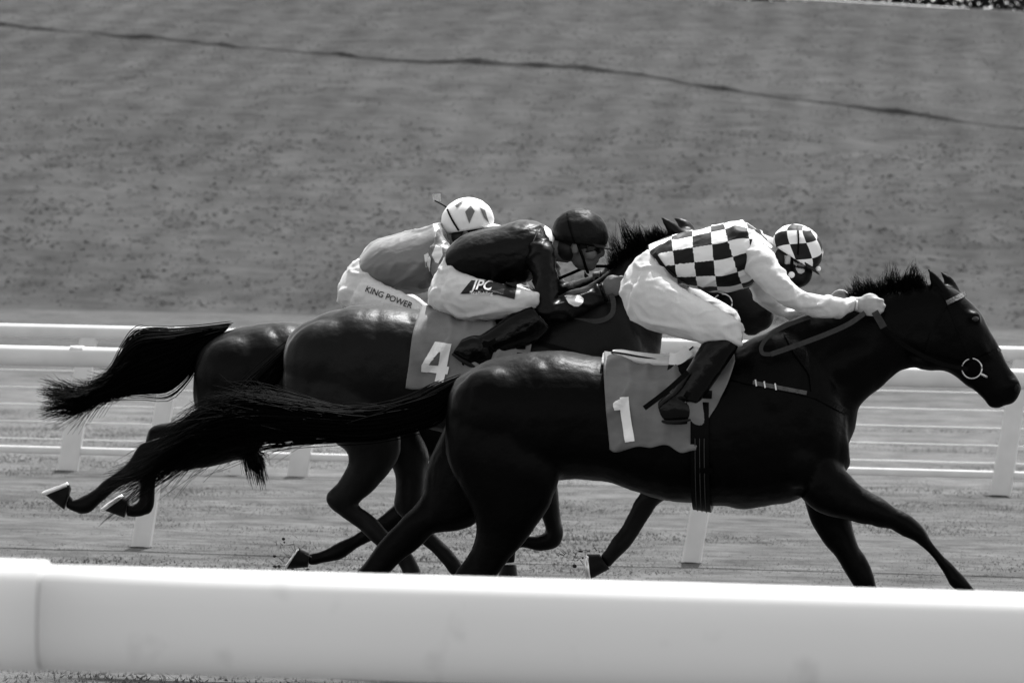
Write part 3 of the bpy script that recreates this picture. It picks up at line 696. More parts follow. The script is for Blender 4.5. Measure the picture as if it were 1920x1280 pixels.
h1f = [(845, 780, 980, 850, .13, -.13), (803, 862, 950, 930, .11, -.15), (790, 928, 885, 985, .085, -.14), (752, 970, 818, 1000, .062, -.13), (713, 1012, 776, 1034, .052, -.13), (684, 1053, 740, 1066, .050, -.13), (663, 1084, 716, 1094, .050, -.13),
       (668, 1112, 706, 1117, .042, -.13), (690, 1147, 718, 1140, .032, -.13), (710, 1187, 742, 1176, .036, -.13), (726, 1210, 755, 1198, .030, -.13), (736, 1226, 772, 1210, .036, -.13)]
tail1 = dict(st=[(866, 702, 850, 748, .045), (820, 722, 828, 792, .06), (770, 747, 775, 812, .07), (710, 763, 705, 826, .08), (640, 764, 640, 829, .09), (560, 748, 565, 833, .10), (480, 732, 490, 842, .10), (425, 735, 430, 856, .09),
                 (378, 760, 365, 872, .08), (335, 800, 310, 900, .07), (285, 850, 262, 920, .06), (245, 885, 226, 922, .04)], n=1200, seed=11, core=5, start=(0, .55), wob=.022)
mane1 = [(1600, 556, 1590, 536), (1630, 551, 1618, 522), (1655, 547, 1648, 505), (1685, 542, 1690, 500), (1712, 538, 1712, 506), (1735, 535, 1728, 514)]
H1, B1, V1, BR1, ME1 = horse('black horse in front wearing saddle cloth number 1', P1, M['coat1'], ID, ID, None, [n1, f1l, h1n, h1f],
    [((1848, 1130, 1820, 1142), (1876, 1158, 1826, 1180), .048, .13, 2), ((1664, 1220, 1704, 1203), (1672, 1252, 1735, 1232), .05, -.12, 2), ((916, 1232, 958, 1213), (926, 1264, 992, 1244), .05, .13, 2), ((736, 1228, 774, 1211), (746, 1258, 806, 1240), .05, -.13, 2)],
    tail1, mane1, None, GRP, 800)

# --- horse two
neck2 = [T2(1400, 650) + T2(1560, 900) + (.17,), (1080, 548, 1234, 715, .15), (1118, 522, 1237, 668, .125), (1160, 493, 1243, 625, .105), (1200, 466, 1252, 600, .095), (1235, 447, 1258, 590, .085), (1258, 437, 1272, 588, .08)]
h2n = [(530, 685, 720, 700, .14, .13), (533, 745, 745, 790, .13, .15), (590, 800, 752, 835, .105, .15), (650, 850, 742, 872, .08, .14), (638, 896, 705, 915, .06, .13), (611, 931, 668, 948, .05, .13), (632, 962, 668, 942, .042, .13),
       (675, 994, 697, 966, .034, .13), (706, 1020, 728, 998, .033, .13), (738, 1050, 768, 1030, .037, .13), (752, 1070, 784, 1058, .031, .13), (756, 1085, 792, 1078, .036, .13)]
h2f = [(560, 700, 760, 760, .13, -.13), (690, 815, 805, 845, .105, -.15), (735, 878, 800, 885, .08, -.14), (740, 918, 794, 932, .058, -.13), (738, 950, 787, 966, .05, -.13), (758, 978, 792, 966, .042, -.13),
       (778, 1003, 800, 985, .034, -.13), (805, 1030, 826, 1010, .033, -.13), (832, 1062, 858, 1042, .037, -.13), (848, 1082, 874, 1066, .031, -.13), (856, 1096, 888, 1084, .036, -.13)]
f2n = [(1090, 800, 1180, 800, .10, .10), (1120, 850, 1215, 840, .085, .12), (1165, 895, 1240, 870, .065, .12), (1205, 925, 1258, 895, .05, .12), (1212, 938, 1262, 925, .048, .12), (1196, 930, 1236, 946, .042, .12), (1180, 962, 1218, 972, .032, .12),
       (1163, 990, 1200, 1000, .030, .12), (1147, 1010, 1182, 1024, .037, .12), (1132, 1034, 1155, 1050, .031, .12), (1124, 1040, 1142, 1064, .034, .12)]
f2f = [(1090, 800, 1190, 800, .10, -.10), (1130, 840, 1240, 830, .08, -.12), (1190, 865, 1280, 845, .06, -.12), (1245, 885, 1300, 862, .05, -.12), (1255, 905, 1305, 890, .045, -.12), (1240, 890, 1262, 918, .04, -.12), (1205, 875, 1212, 905, .032, -.12), (1170, 870, 1170, 898, .036, -.12), (1150, 872, 1145, 895, .03, -.12), (1135, 868, 1128, 895, .034, -.12)]
tail2 = dict(st=[(548, 636, 530, 700, .045), (500, 674, 502, 748, .06), (455, 714, 470, 792, .07), (430, 748, 464, 822, .07), (432, 790, 480, 842, .06), (448, 842, 496, 862, .05), (456, 866, 500, 872, .03)], n=900, seed=21, core=4, wob=.012, overs=.06)
mane2 = [(1150, 502, 1140, 478), (1175, 485, 1158, 450), (1200, 468, 1182, 428), (1222, 455, 1206, 420), (1245, 444, 1240, 428)]
H2, B2, V2, BR2, ME2 = horse('dark bay horse in the middle wearing saddle cloth number 4', P2, M['coat2'], T2, T2H, neck2, [h2n, h2f, f2n, f2f],
    [((756, 1086, 793, 1079), (764, 1116, 818, 1106), .05, .13, 2), ((856, 1098, 890, 1085), (866, 1126, 914, 1108), .05, -.13, 2), ((1124, 1038, 1143, 1066), (1101, 1038, 1106, 1086), .05, .12, 1), ((1134, 868, 1127, 896), (1112, 868, 1098, 890), .05, -.12, 2)],
    tail2, mane2, None, GRP, 800)

# --- horse three
neck3 = [T3(1400, 650) + T3(1560, 900) + (.16,), T3(1440, 622) + T3(1603, 812) + (.14,), (945, 562, 1045, 690, .12), (1000, 553, 1062, 670, .10), (1050, 545, 1078, 655, .09), (1095, 538, 1090, 640, .08)]
h3n = [(362, 700, 520, 790, .14, .13), (368, 770, 480, 852, .11, .15), (345, 803, 425, 868, .08, .14), (300, 818, 355, 882, .056, .13), (262, 832, 302, 880, .05, .13), (240, 866, 264, 893, .037, .13), (203, 895, 222, 917, .031, .13), (178, 914, 192, 940, .034, .13),
       (157, 927, 166, 963, .037, .13), (138, 936, 132, 957, .030, .13), (132, 916, 121, 952, .034, .13)]
h3f = [(365, 705, 520, 790, .12, -.13), (365, 776, 450, 832, .10, -.15), (322, 791, 372, 836, .062, -.14), (281, 800, 314, 842, .05, -.13), (270, 838, 303, 846, .042, -.13), (262, 890, 294, 890, .031, -.13), (260, 920, 292, 914, .033, -.13), (258, 940, 288, 957, .037, -.13), (248, 944, 262, 970, .030, -.13), (240, 936, 234, 968, .034, -.13)]
f3n = [(850, 800, 960, 860, .10, .10), (850, 860, 930, 905, .08, .12), (795, 900, 845, 937, .06, .12), (745, 940, 776, 976, .05, .12), (700, 975, 727, 1002, .04, .12), (660, 1003, 675, 1026, .031, .12), (630, 1018, 640, 1048, .036, .12), (600, 1033, 606, 1055, .03, .12), (580, 1037, 578, 1061, .034, .12)]
f3f = [(900, 800, 1000, 830, .10, -.10), (950, 860, 1040, 875, .08, -.12), (998, 930, 1048, 925, .056, -.12), (1016, 975, 1054, 975, .048, -.12), (1024, 1000, 1058, 1000, .047, -.12), (1018, 1000, 1046, 1027, .045, -.12), (1005, 1000, 1012, 1034, .036, -.12), (980, 1000, 980, 1027, .032, -.12), (958, 1004, 968, 1032, .036, -.12), (946, 1030, 968, 1038, .031, -.12), (940, 1056, 968, 1056, .034, -.12)]
tail3 = dict(st=[(436, 607, 400, 642, .045), (372, 616, 377, 668, .06), (322, 622, 347, 706, .075), (264, 627, 310, 733, .085), (233, 655, 265, 735, .075), (208, 695, 225, 741, .06), (176, 722, 186, 749, .05), (146, 732, 152, 765, .05), (112, 722, 118, 776, .05), (90, 714, 96, 782, .045)], n=1300, seed=31, core=8, start=(0, .6), wob=.010, overs=.06)
H3, B3, V3, BR3, ME3 = horse('brown horse at the back, tail streaming over the rails, hind hooves off the ground', P3, M['coat3'], T3, T3H, neck3, [h3n, h3f, f3n, f3f],
    [((133, 914, 120, 955), (131, 908, 83, 926), .05, .13, 1), ((241, 935, 233, 970), (233, 929, 194, 956), .05, -.13, 1), ((580, 1036, 577, 1063), (562, 1028, 537, 1066), .05, .12, 2), ((940, 1058, 968, 1058), (930, 1092, 972, 1092), .05, -.12, 2)],
    tail3, [(960, 556, 950, 540), (1010, 548, 1000, 534), (1060, 540, 1052, 528)], None, GRP, 500)

# ------------------------------------------------------------------ tack
def lerp(a, b, t): return a + (b - a) * t
def sym(n, mx): return list(np.linspace(mx, -mx, n))
def saddle_set(h, base, bvh, pl, T, clothm, num, cloth_fun, pmax, girth_u, ppm_off):
    c, cme = wrap(pl, base, bvh, T, cloth_fun, sym(81, pmax), 56, .018, .032, .004, clothm, 'saddle_cloth', h)
    cb = bvh_of(cme)
    for poly in num: link('number', patch(pl, base, cb, poly, .011), M['white'], c)
    return c, cb
def cloth1(s, ph):
    f = abs(ph) / 1.85; l = lerp(1131, 1150, f ** 1.5); r = lerp(1378, 1312, max(0, f - .35) / .65) if f > .35 else 1378
    return lerp(l, r, s) + 4 * math.sin(ph * 5 + s * 3) * s
one = [(1151, 757), (1166, 744), (1178, 743), (1190, 826), (1173, 828), (1163, 767), (1152, 768)]
C1, CB1 = saddle_set(H1, B1, V1, P1, ID, M['cloth1'], [one], cloth1, 1.83, 1316, 0)
def cloth2(s, ph):
    f = abs(ph) / 1.8; return T2inv(lerp(lerp(796, 770, f), lerp(1030, 985, f), s))
def T2inv(u): return 830 + (u - 525) / .92
C2, CB2 = saddle_set(H2, B2, V2, P2, T2, M['cloth2'], [], cloth2, 1.70, 0, 0)
# numeral four with its open counter
f_out = [(815, 641), (846, 645), (839, 687), (843, 687.5), (840, 702), (836, 701.5), (833, 717), (816, 715), (819, 699.5), (790, 696), (791, 684)]
f_in = [(804, 683), (822, 685), (826, 659)]
a_, b_, c_, d_, e_, f_, g_, h_, i_, j_, k_ = f_out; p_, q_, r_ = f_in
poly4 = [[k_, a_, r_, p_], [a_, b_, r_], [b_, c_, q_, r_], [k_, p_, q_, i_, j_], [q_, c_, d_, e_, f_, i_], [f_, g_, h_, i_]]
link('number', patch(P2, B2, CB2, poly4, .011), M['white'], C2)
C3, CB3 = saddle_set(H3, B3, V3, P3, T3, M['cloth2'], [], lambda s, ph: lerp(1135, 1380, s), 1.75, 0, 0)

def saddle(h, base, bvh, pl, T, near_foot, far_foot, shell):
    """light racing saddle: shell seat, flap, girth, stirrup leathers"""
    st = [T(*q[:2]) + T(*q[2:4]) + q[4:] for q in shell]
    sd = link('saddle', Sh().loft(pl, st, 20, 2.0, 4).mesh('saddle', base), M['shell'], h)
    edge = [pl.P(*T(u, v), w) for u, v, w in ((1300, 650, .10), (1262, 676, .12), (1215, 671, .13), (1170, 663, .11), (1150, 660, .05), (1148, 659, 0), (1150, 660, -.05), (1170, 663, -.11), (1215, 671, -.13), (1262, 676, -.12), (1300, 650, -.10))]
    link('piping', Sh().tube(edge, .004, 6, 4).mesh('piping', base), M['leather'], sd)
    fl, _ = wrap(pl, base, bvh, T, lambda s, ph: lerp(1262, 1352, s) - 16 * abs(math.sin(ph)), sym(21, 1.15), 10, .030, .004, .004, M['leather'], 'flap', sd)
    g, gm = wrap(pl, base, bvh, T, lambda s, ph: lerp(1299, 1333, s) - 4 + 3.0 * abs(ph), list(np.linspace(1.2, 2 * math.pi - 1.2, 40)), 4, .026, 0, .004, M['leather'], 'girth', sd)
    for f in (.25, .5, .75): wrap(pl, base, bvh, T, lambda s, ph: lerp(1299, 1333, f + .04 * (s - .5)) - 4 + 3.0 * abs(ph), list(np.linspace(1.7, 3.0, 14)), 1, .0315, 0, .003, M['rubber'], 'girth_stitching', g)
    for (u, v), w in ((near_foot, .31), (far_foot, -.31)):
        u0, v0 = T(1318, 672)
        link('stirrup_leather', ribbon(pl, base, [(u0, v0, w * .75), ((u0 + u) / 2, (v0 + v) / 2, w * 1.04), (u + 10, v - 40, w)], .022), M['leather'], sd)
        q = pl.P(u, v, w); x, y = pl.a, pl.up
        pts = [q + pl.a * .045 + pl.up * .0 - pl.n * .0, q + pl.a * .05 + pl.up * .05, q + pl.a * .02 + pl.up * .11, q - pl.a * .02 + pl.up * .11, q - pl.a * .05 + pl.up * .05, q - pl.a * .045, q + pl.a * .045]
        pts = [p - pl.n * (0.02 if w > 0 else -0.02) for p in pts]
        link('stirrup', Sh().tube(pts, .006, 6, 3).mesh('stirrup', base), M['leather'], sd)
    return sd, g
SHELL = [(1149, 656, 1150, 664, .04), (1165, 655, 1168, 678, .10), (1200, 660, 1205, 690, .14), (1250, 664, 1255, 696, .15), (1285, 658, 1290, 696, .13), (1302, 650, 1312, 690, .09), (1318, 655, 1330, 690, .05)]
S1, G1 = saddle(H1, B1, V1, P1, ID, (1268, 792), (1285, 775), SHELL)
link('surcingle_buckle', strap(P1, B1, V1, [(1312, 879), (1336, 879)], .022, .034, 1, .27), M['leather'], G1)
link('strap_end', ribbon(P1, B1, [(1290, 697, .33), (1250, 733, .345), (1208, 765, .35)], .022), M['leather'], S1)
link('buckle_strap', ribbon(P1, B1, [(1255, 672, .15), (1272, 672, .17), (1292, 656, .2)], .05), M['white'], S1)
inv2 = lambda u, v: (830 + (u - 525) / .92, 657 + (v - 570) / .95)
inv3 = lambda u, v: (830 + (u - 358) / .87, 657 + (v - 602) / .905)
S2, G2 = saddle(H2, B2, V2, P2, T2, (890, 688), (905, 680), SHELL)
S3, G3 = saddle(H3, B3, V3, P3, T3, (742, 700), (755, 695), SHELL)
wrap(P1, B1, V1, ID, lambda s, ph: lerp(1129, 1152, s), sym(41, .55), 4, .022, .003, .008, M['tanpad'], 'pad', C1)
# breastplate and reins of the leading horse, plainer reins behind
bp = link('breastplate', strap(P1, B1, V1, [(1345, 700), (1400, 714), (1470, 728), (1530, 742), (1590, 775)], .024, .006, 1, .24), M['leather'], H1)
link('rubber_strap', strap(P1, B1, V1, [(1412, 717), (1462, 727), (1512, 737)], .017, .011, 1, .24), M['tanband'], bp)
for u, v in ((1417, 718), (1433, 721), (1453, 725)): link('buckle', strap(P1, B1, V1, [(u, v - 6), (u + 2, v + 6)], .006, .014, 1, .24, 3), M['steel'], bp)
link('neck_strap', strap(P1, B1, V1, [(1470, 622), (1490, 660), (1520, 700), (1525, 742)], .014, .005, 1, .2), M['leather'], bp)
rn = link('rein', ribbon(P1, B1, [(1640, 584, .16), (1648, 598, .155), (1657, 614, .15)], .030), M['rubber'], BR1)
link('rein', ribbon(P1, B1, [(1622, 586, .17), (1590, 608, .2), (1540, 630, .215), (1480, 652, .225), (1445, 664, .23)], .021), M['rubber'], BR1)
link('rein', ribbon(P1, B1, [(1445, 664, .23), (1430, 662, .22), (1428, 648, .21), (1445, 627, .2), (1480, 608, .18), (1525, 592, .16)], .017), M['rubber'], BR1)
link('rein', ribbon(P1, B1, [(1657, 614, .15), (1700, 650, .13), (1760, 680, .11), (1815, 692, .095)], .018), M['leather'], BR1)
link('rein', ribbon(P2, B2, [(1140, 540, .15), (1150, 565, .18), (1146, 590, .2), (1120, 602, .21), (1070, 600, .21)], .022), M['rubber'], BR2)
link('rein', ribbon(P2, B2, [(1155, 535, .13), (1230, 555, .12), (1365, 572, .1)], .018), M['leather'], BR2)
link('rein', ribbon(P2, B2, [(1035, 528, -.12), (1070, 513, -.11), (1105, 500, -.10), (1150, 500, -.1)], .014), M['leather'], BR2)
link('breastplate', strap(P2, B2, V2, [(985, 633), (1020, 645), (1080, 662), (1150, 690)], .022, .006, 1, .24), M['leather'], H2)

# ------------------------------------------------------------------ jockeys
def axis_pattern(me, base, pl, st, usize, vn, phase=(0, 0)):
    """length along and angle round the torso, for the printed checks"""
    C = catmull([r[:5] for r in st], 6); A = [pl.P(r[0], r[1]) for r in C]; B = [pl.P(r[2], r[3]) for r in C]
    cen = np.array([(a + b) / 2 for a, b in zip(A, B)]); e1 = np.array([(a - b) / 2 for a, b in zip(A, B)]); hw = np.array([r[4] for r in C])
    seg = np.r_[0, np.cumsum(np.linalg.norm(np.diff(cen, axis=0), axis=1))]
    nv = len(me.vertices); co = np.empty(nv * 3); me.vertices.foreach_get('co', co); co = co.reshape(-1, 3) + np.array(base)
    d = np.linalg.norm(co[:, None] - cen[None], axis=2); k = d.argmin(1); rel = co - cen[k]
    L1 = np.linalg.norm(e1[k], axis=1); up = (rel * e1[k]).sum(1) / L1 ** 2; nn = rel @ np.array(pl.n) / hw[k]
    tang = np.gradient(cen, axis=0); tang /= np.linalg.norm(tang, axis=1)[:, None]
    s = seg[k] + (rel * tang[k]).sum(1) * 0.6
    th = np.arctan2(nn, up)
    pat = np.zeros((nv, 3)); pat[:, 0] = s / usize + phase[0]; pat[:, 1] = th / math.pi * vn + phase[1]
    at = me.attributes.new('pat', 'FLOAT_VECTOR', 'POINT'); at.data.foreach_set('vector', pat.ravel())

def jockey(label, pl, base_px, torso, sl_n, sl_f, pelvis, th_n, th_f, bt_n, ft_n, bt_f, ft_f, head, hand_n, hand_f, mats, gp):
    mid = pl.P(*base_px); base = mid.copy(); p = empty('person', base, label, 'person', gp)
    # body under the clothes: torso, limbs, neck, head, hands in one skin
    s = Sh(); SK = 0.80
    for rows in (torso, pelvis, th_n, th_f, sl_n, sl_f, bt_n, bt_f): s.loft(pl, rows, 18, 2.0, 4, SK)
    (hu, hv), ang, hs = head; a = R(ang); F = pl.a * math.cos(a) - pl.up * math.sin(a); U = pl.up * math.cos(a) + pl.a * math.sin(a); N = pl.n
    hc = pl.P(hu, hv)
    def E(f, n, u, rf, rn, ru): s.ellip(hc + F * f * hs + N * n * hs + U * u * hs, F * rf * hs, N * rn * hs, U * ru * hs, 16)
    E(0, 0, 0, .098, .076, .10); E(.035, 0, -.065, .062, .058, .065); E(.062, 0, -.105, .028, .028, .024); E(.098, 0, -.042, .022, .014, .024); E(.085, 0, -.020, .016, .011, .03)
    E(.082, 0, -.080, .018, .026, .010); E(-.005, .078, -.04, .018, .008, .030); E(-.005, -.078, -.04, .018, .008, .030)
    for sd in (1, -1): E(.055, .045 * sd, -.055, .035, .024, .03)
    tl = torso[-1]; tc = (pl.P(tl[0], tl[1]) + pl.P(tl[2], tl[3])) / 2; tl2 = torso[-2]; tc2 = (pl.P(tl2[0], tl2[1]) + pl.P(tl2[2], tl2[3])) / 2
    s.tube([tc2, tc, hc - F * .03 - U * .06], [.07, .06, .055], 14, 4)
    for (wu, wv, ww, du, dv, sd) in (hand_n, hand_f):
        W = pl.P(wu, wv, ww); D = (pl.a * du - pl.up * dv).normalized(); O = (-pl.up + D * -0.15).normalized(); O = (O - D * O.dot(D)).normalized(); S = pl.n * sd
        rows = [(W - D * .035, .030, .022), (W, .030, .021), (W + D * .03, .038, .022), (W + D * .065, .041, .021), (W + D * .085, .036, .018)]
        rr = []
        for c, r1, r2 in rows: rr.append([c + O * (-r1 * .0) + (pl.up * .0) + (O * math.cos(t) * r1 + S * math.sin(t) * r2) for t in np.linspace(0, 2 * math.pi, 17)[:-1]])
        s.rings(rr)
        for i in range(4):
            r0 = W + D * (.078 - .006 * abs(i - 1.3)) + O * (-.030 + .021 * i) + S * .004; L = (.040, .045, .042, .033)[i]
            s.tube([r0 - D * .02, r0, r0 + D * L * .75 + S * .006, r0 + D * L * .85 - S * .022, r0 + D * L * .3 - S * .036], [.0105, .0105, .0095, .009, .008], 8, 3)
        t0 = W + D * .03 - O * .030
        s.tube([t0, t0 - O * .014 + D * .022 - S * .008, t0 - O * .008 + D * .048 - S * .016, t0 + O * .004 + D * .062 - S * .02], [.014, .012, .0105, .008], 8, 3)
    for ft in (ft_n, ft_f): s.loft(pl, ft, 14, 2.0, 3, .75)
    me = s.remesh('body', base, .0062, 2, .5); body = link('body', me, mats['skin'], p); bb = bvh_of(me)
    for sd in (1, -1):
        e = hc + F * .083 * hs + U * -.012 * hs + N * .033 * sd * hs; link('eye', Sh().ellip(e, F * .010, N * .013, U * .010, 10).mesh('eye', base), M['eye'], body)
    # silks
    js = Sh().loft(pl, torso, 28, 2.2, 5); jm = js.remesh('jacket', base, .0085, 4); k_ = mats.get('fold', 1.0); folds(jm, base, pl, torso, .008 * k_, 5.0, 1.3, 1.2)
    if 'pat' in mats: axis_pattern(jm, base, pl, torso, *mats['pat'])
    jk = link('jacket', jm, mats['jacket'], p); jb = bvh_of(jm)
    for rows in (sl_n, sl_f):
        sm = Sh().loft(pl, rows, 18, 2.0, 5).remesh('sleeve', base, .0075, 3); folds(sm, base, pl, rows, .010, 7.0, 1.2, 1.0, rows[0][5] * 9); o = link('sleeve', sm, mats['sleeve'], jk)
        e = rows[-1]; cm = Sh().loft(pl, [e, (e[0] + (e[0] - rows[-2][0]) * .12, e[1] + (e[1] - rows[-2][1]) * .12, e[2] + (e[2] - rows[-2][2]) * .12, e[3] + (e[3] - rows[-2][3]) * .12, e[4] * .95, e[5])], 16, 2, 1, 1.03).mesh('cuff', base); link('cuff', cm, mats['sleeve'], o)
    # breeches
    bs = Sh().loft(pl, pelvis, 24, 2.1, 4); bs.loft(pl, th_n, 22, 2.1, 5); bs.loft(pl, th_f, 22, 2.1, 5)
    bm_ = bs.remesh('breeches', base, .0085, 5); folds(bm_, base, pl, th_n, .0105, 4.5, 1.6, 1.0)
    bo = link('breeches', bm_, M['breech'], p); bvb = bvh_of(bm_)
    for sh, ft in ((bt_n, ft_n), (bt_f, ft_f)):
        x = Sh().loft(pl, sh, 18, 2.0, 4); x.loft(pl, ft, 16, 2.6, 4); xm = x.remesh('boot', base, .0065, 3); displace(xm, .0016, 14.0, (1, 1, 1.5)); b = link('boot', xm, M['boot'], p)
        lo = [(r[0] * .12 + r[2] * .88, r[1] * .12 + r[3] * .88, r[2] + (r[2] - r[0]) * .04, r[3] + (r[3] - r[1]) * .04, r[4] * 1.03, r[5]) for r in ft]
        link('sole', Sh().loft(pl, lo, 14, 3, 3).mesh('sole', base), M['dark'], b)
    # helmet: shell under a silk cover, peak, chin strap, goggles
    hv_, hf_ = [], []; nA, nE = 48, 20; pat = []
    rF, rN, rU = .122 * hs, .102 * hs, .108 * hs; c0 = hc + U * .022 * hs
    for i in range(nE + 1):
        el = lerp(-0.42, math.pi / 2 - .02, i / nE)
        for j in range(nA):
            az = 2 * math.pi * j / nA; lo = -0.10 * math.cos(az) if i == 0 else 0
            q = c0 + (F * (rF * math.cos(az)) + N * (rN * math.sin(az))) * math.cos(el) + U * rU * math.sin(el)
            wr = 1 + .012 * noise.noise(Vector((az * 2, el * 4, hu))) + .010 * (1 - abs(noise.noise(Vector((math.cos(az) * 3, math.sin(az) * 3, el * 2.2 + hu)))) * 4) * (i > 1)
            hv_.append(c0 + (q - c0) * wr); x, y = az / (2 * math.pi) * 12, el / (math.pi / 2) * 3.6
            pat.append(((x + y) * .5 + .2, (x - y) * .5 + .2, 0))
    for i in range(nE):
        for j in range(nA): k = (j + 1) % nA; hf_.append((i * nA + j, (i + 1) * nA + j, (i + 1) * nA + k, i * nA + k))
    hv_.append(c0 + U * rU); hf_ += [(nE * nA + j, len(hv_) - 1, nE * nA + (j + 1) % nA) for j in range(nA)]; pat.append((0, 0, 0))
    hm = mesh_from('helmet', [q - base for q in hv_], hf_)
    at = hm.attributes.new('pat', 'FLOAT_VECTOR', 'POINT'); at.data.foreach_set('vector', np.array(pat).ravel())
    he = link('helmet', hm, mats['helmet'], p); so = he.modifiers.new('t', 'SOLIDIFY'); so.thickness = .012; so.offset = -1
    hb = bvh_of(hm)
    lin = Sh().ellip(c0 - U * .004, F * (rF - .014), N * (rN - .014), U * (rU - .014), 18); link('liner', lin.mesh('liner', base), M['dark'], he)
    pk = Sh(); rr = []
    for i in range(5):
        f = i / 4; rr.append([c0 - U * (.030 + .014 * f) * hs + F * (rF * (.93 + .30 * f) * math.cos(t)) + N * (rN * (.95 + .05 * f) * math.sin(t)) for t in np.linspace(-1.0, 1.0, 13)])
    V = [q - base for r in rr for q in r]; pm = mesh_from('peak', V, [(i * 13 + j, i * 13 + j + 1, (i + 1) * 13 + j + 1, (i + 1) * 13 + j) for i in range(4) for j in range(12)])
    o = link('peak', pm, mats['peak'], he); so = o.modifiers.new('t', 'SOLIDIFY'); so.thickness = .004
    gg = Sh(); rr = []
    for z in (-.052, -.044, -.020, .004, .010):
        k = 1.10 if z in (-.044, -.020, .004) else 1.0
        rr.append([hc + U * z * hs + F * (.094 * k * math.cos(t)) * hs + N * (.078 * k * math.sin(t)) * hs for t in np.linspace(-1.15, 1.15, 17)])
    V = [q - base for r in rr for q in r]; gm = mesh_from('goggles', V, [(i * 17 + j, i * 17 + j + 1, (i + 1) * 17 + j + 1, (i + 1) * 17 + j) for i in range(4) for j in range(16)])
    link('goggles', gm, M['lens'], p)
    cs = [hc + N * (.082 * hs) * sd_ + U * zz * hs + F * ff * hs for sd_, zz, ff in ((1, -.02, 0), (1, -.07, .03), (.6, -.115, .05), (0, -.135, .06), (-.6, -.115, .05), (-1, -.07, .03), (-1, -.02, 0))]
    link('chin_strap', Sh().tube(cs, .007, 6, 4).mesh('chin_strap', base), M['leather'], he)
    hairs = Sh().ellip(hc - F * .045 * hs - U * .05 * hs, F * .058 * hs, N * .072 * hs, U * .055 * hs, 14); link('hair', hairs.mesh('hair', base), M['hairh'], p)
    return dict(o=p, base=base, jacket=jk, jb=jb, breech=bo, bb=bvb, helmet=he, hb=hb, hc=hc, F=F, U=U, N=N, body=body)

# --- jockey on number one
JG = 'jockeys crouched over their horses'
j1t = [(1214, 464, 1276, 532, .15), (1250, 446, 1300, 540, .165), (1300, 432, 1335, 545, .18), (1345, 421, 1375, 546, .19), (1388, 413, 1410, 532, .19), (1424, 432, 1428, 505, .165), (1448, 457, 1444, 490, .09)]
j1 = jockey('jockey in black and white checked silks and diamond helmet riding number 1', P1, (1280, 600), j1t,
    [(1412, 440, 1396, 500, .07, .13), (1446, 472, 1408, 522, .066, .19), (1474, 513, 1438, 547, .06, .23), (1507, 543, 1478, 577, .052, .24), (1545, 553, 1520, 595, .050, .21), (1580, 558, 1562, 597, .045, .17), (1606, 561, 1603, 583, .033, .14)],
    [(1420, 440, 1398, 500, .07, -.13), (1438, 495, 1405, 540, .062, -.20), (1462, 545, 1424, 572, .055, -.24), (1490, 575, 1462, 594, .048, -.22), (1525, 570, 1512, 596, .045, -.17), (1552, 555, 1545, 580, .035, -.12)],
    [(1216, 466, 1278, 534, .15), (1190, 484, 1268, 556, .165), (1168, 520, 1245, 585, .17), (1165, 560, 1220, 602, .15), (1178, 592, 1200, 606, .08)],
    [(1212, 486, 1172, 590, .09, .10), (1248, 515, 1215, 613, .095, .15), (1290, 545, 1268, 634, .088, .20), (1330, 567, 1312, 644, .08, .24), (1365, 585, 1352, 651, .07, .26), (1386, 600, 1382, 652, .056, .265), (1394, 618, 1392, 645, .03, .265)],
    [(1222, 490, 1185, 588, .09, -.10), (1275, 520, 1240, 606, .09, -.16), (1325, 548, 1300, 622, .08, -.22), (1362, 572, 1345, 632, .068, -.25), (1386, 596, 1380, 632, .05, -.26)],
    [(1318, 640, 1391, 634, .058, .265), (1306, 660, 1380, 658, .060, .27), (1290, 688, 1354, 698, .056, .275), (1272, 714, 1328, 734, .048, .28), (1256, 738, 1310, 758, .046, .28)],
    [(1234, 752, 1235, 790, .034, .28), (1262, 735, 1260, 793, .044, .285), (1290, 750, 1288, 789, .044, .27), (1312, 764, 1310, 784, .030, .25)],
    [(1325, 628, 1388, 622, .056, -.265), (1312, 650, 1376, 652, .058, -.27), (1300, 682, 1352, 692, .054, -.275), (1284, 712, 1334, 728, .046, -.28)],
    [(1250, 740, 1250, 776, .034, -.28), (1280, 722, 1278, 778, .044, -.28), (1306, 738, 1304, 775, .042, -.27), (1328, 752, 1326, 771, .028, -.25)],
    ((1490, 474), 31, .93), (1606, 570, .14, 1.0, .12, 1), (1552, 568, -.12, 1.0, -.1, -1),
    dict(jacket=M['check'], sleeve=M['sleeve'], helmet=M['checkhelmet'], peak=M['dark'], pat=(.082, 6.6, (.35, .62)), skin=M['skin1']), JG)
link('helmet_strap', strap(P1, j1['base'], j1['hb'], [(1495, 424), (1497, 440), (1497, 462), (1496, 478)], .007, .003, 1, .1), M['leather'], j1['helmet'])
link('strap_button', Sh().ellip(j1['hc'] + j1['N'] * .086 - j1['U'] * .085 + j1['F'] * .04, j1['F'] * .014, j1['N'] * .006, j1['U'] * .014, 12).mesh('b', j1['base']), M['white'], j1['helmet'])
link('face_shade', Sh().ellip(j1['hc'] + j1['F'] * .036 - j1['U'] * .066, j1['F'] * .083, j1['N'] * .064, j1['U'] * .072, 18).mesh('face_shade', j1['base']), M['helmetblack'], j1['o'])  # added black shell, gives the lower face its shaded tone
link('pompon', Sh().ellip(P1.P(1534, 504, .02), P1.a * .012, P1.n * .012, P1.up * .012, 10).mesh('pompon', j1['base']), M['white'], j1['helmet'])
link('hem', strap(P1, j1['base'], j1['jb'], [(1222, 470), (1245, 502), (1272, 528), (1290, 537)], .016, .004, 1, .2), M['blacksilk'], j1['jacket'])

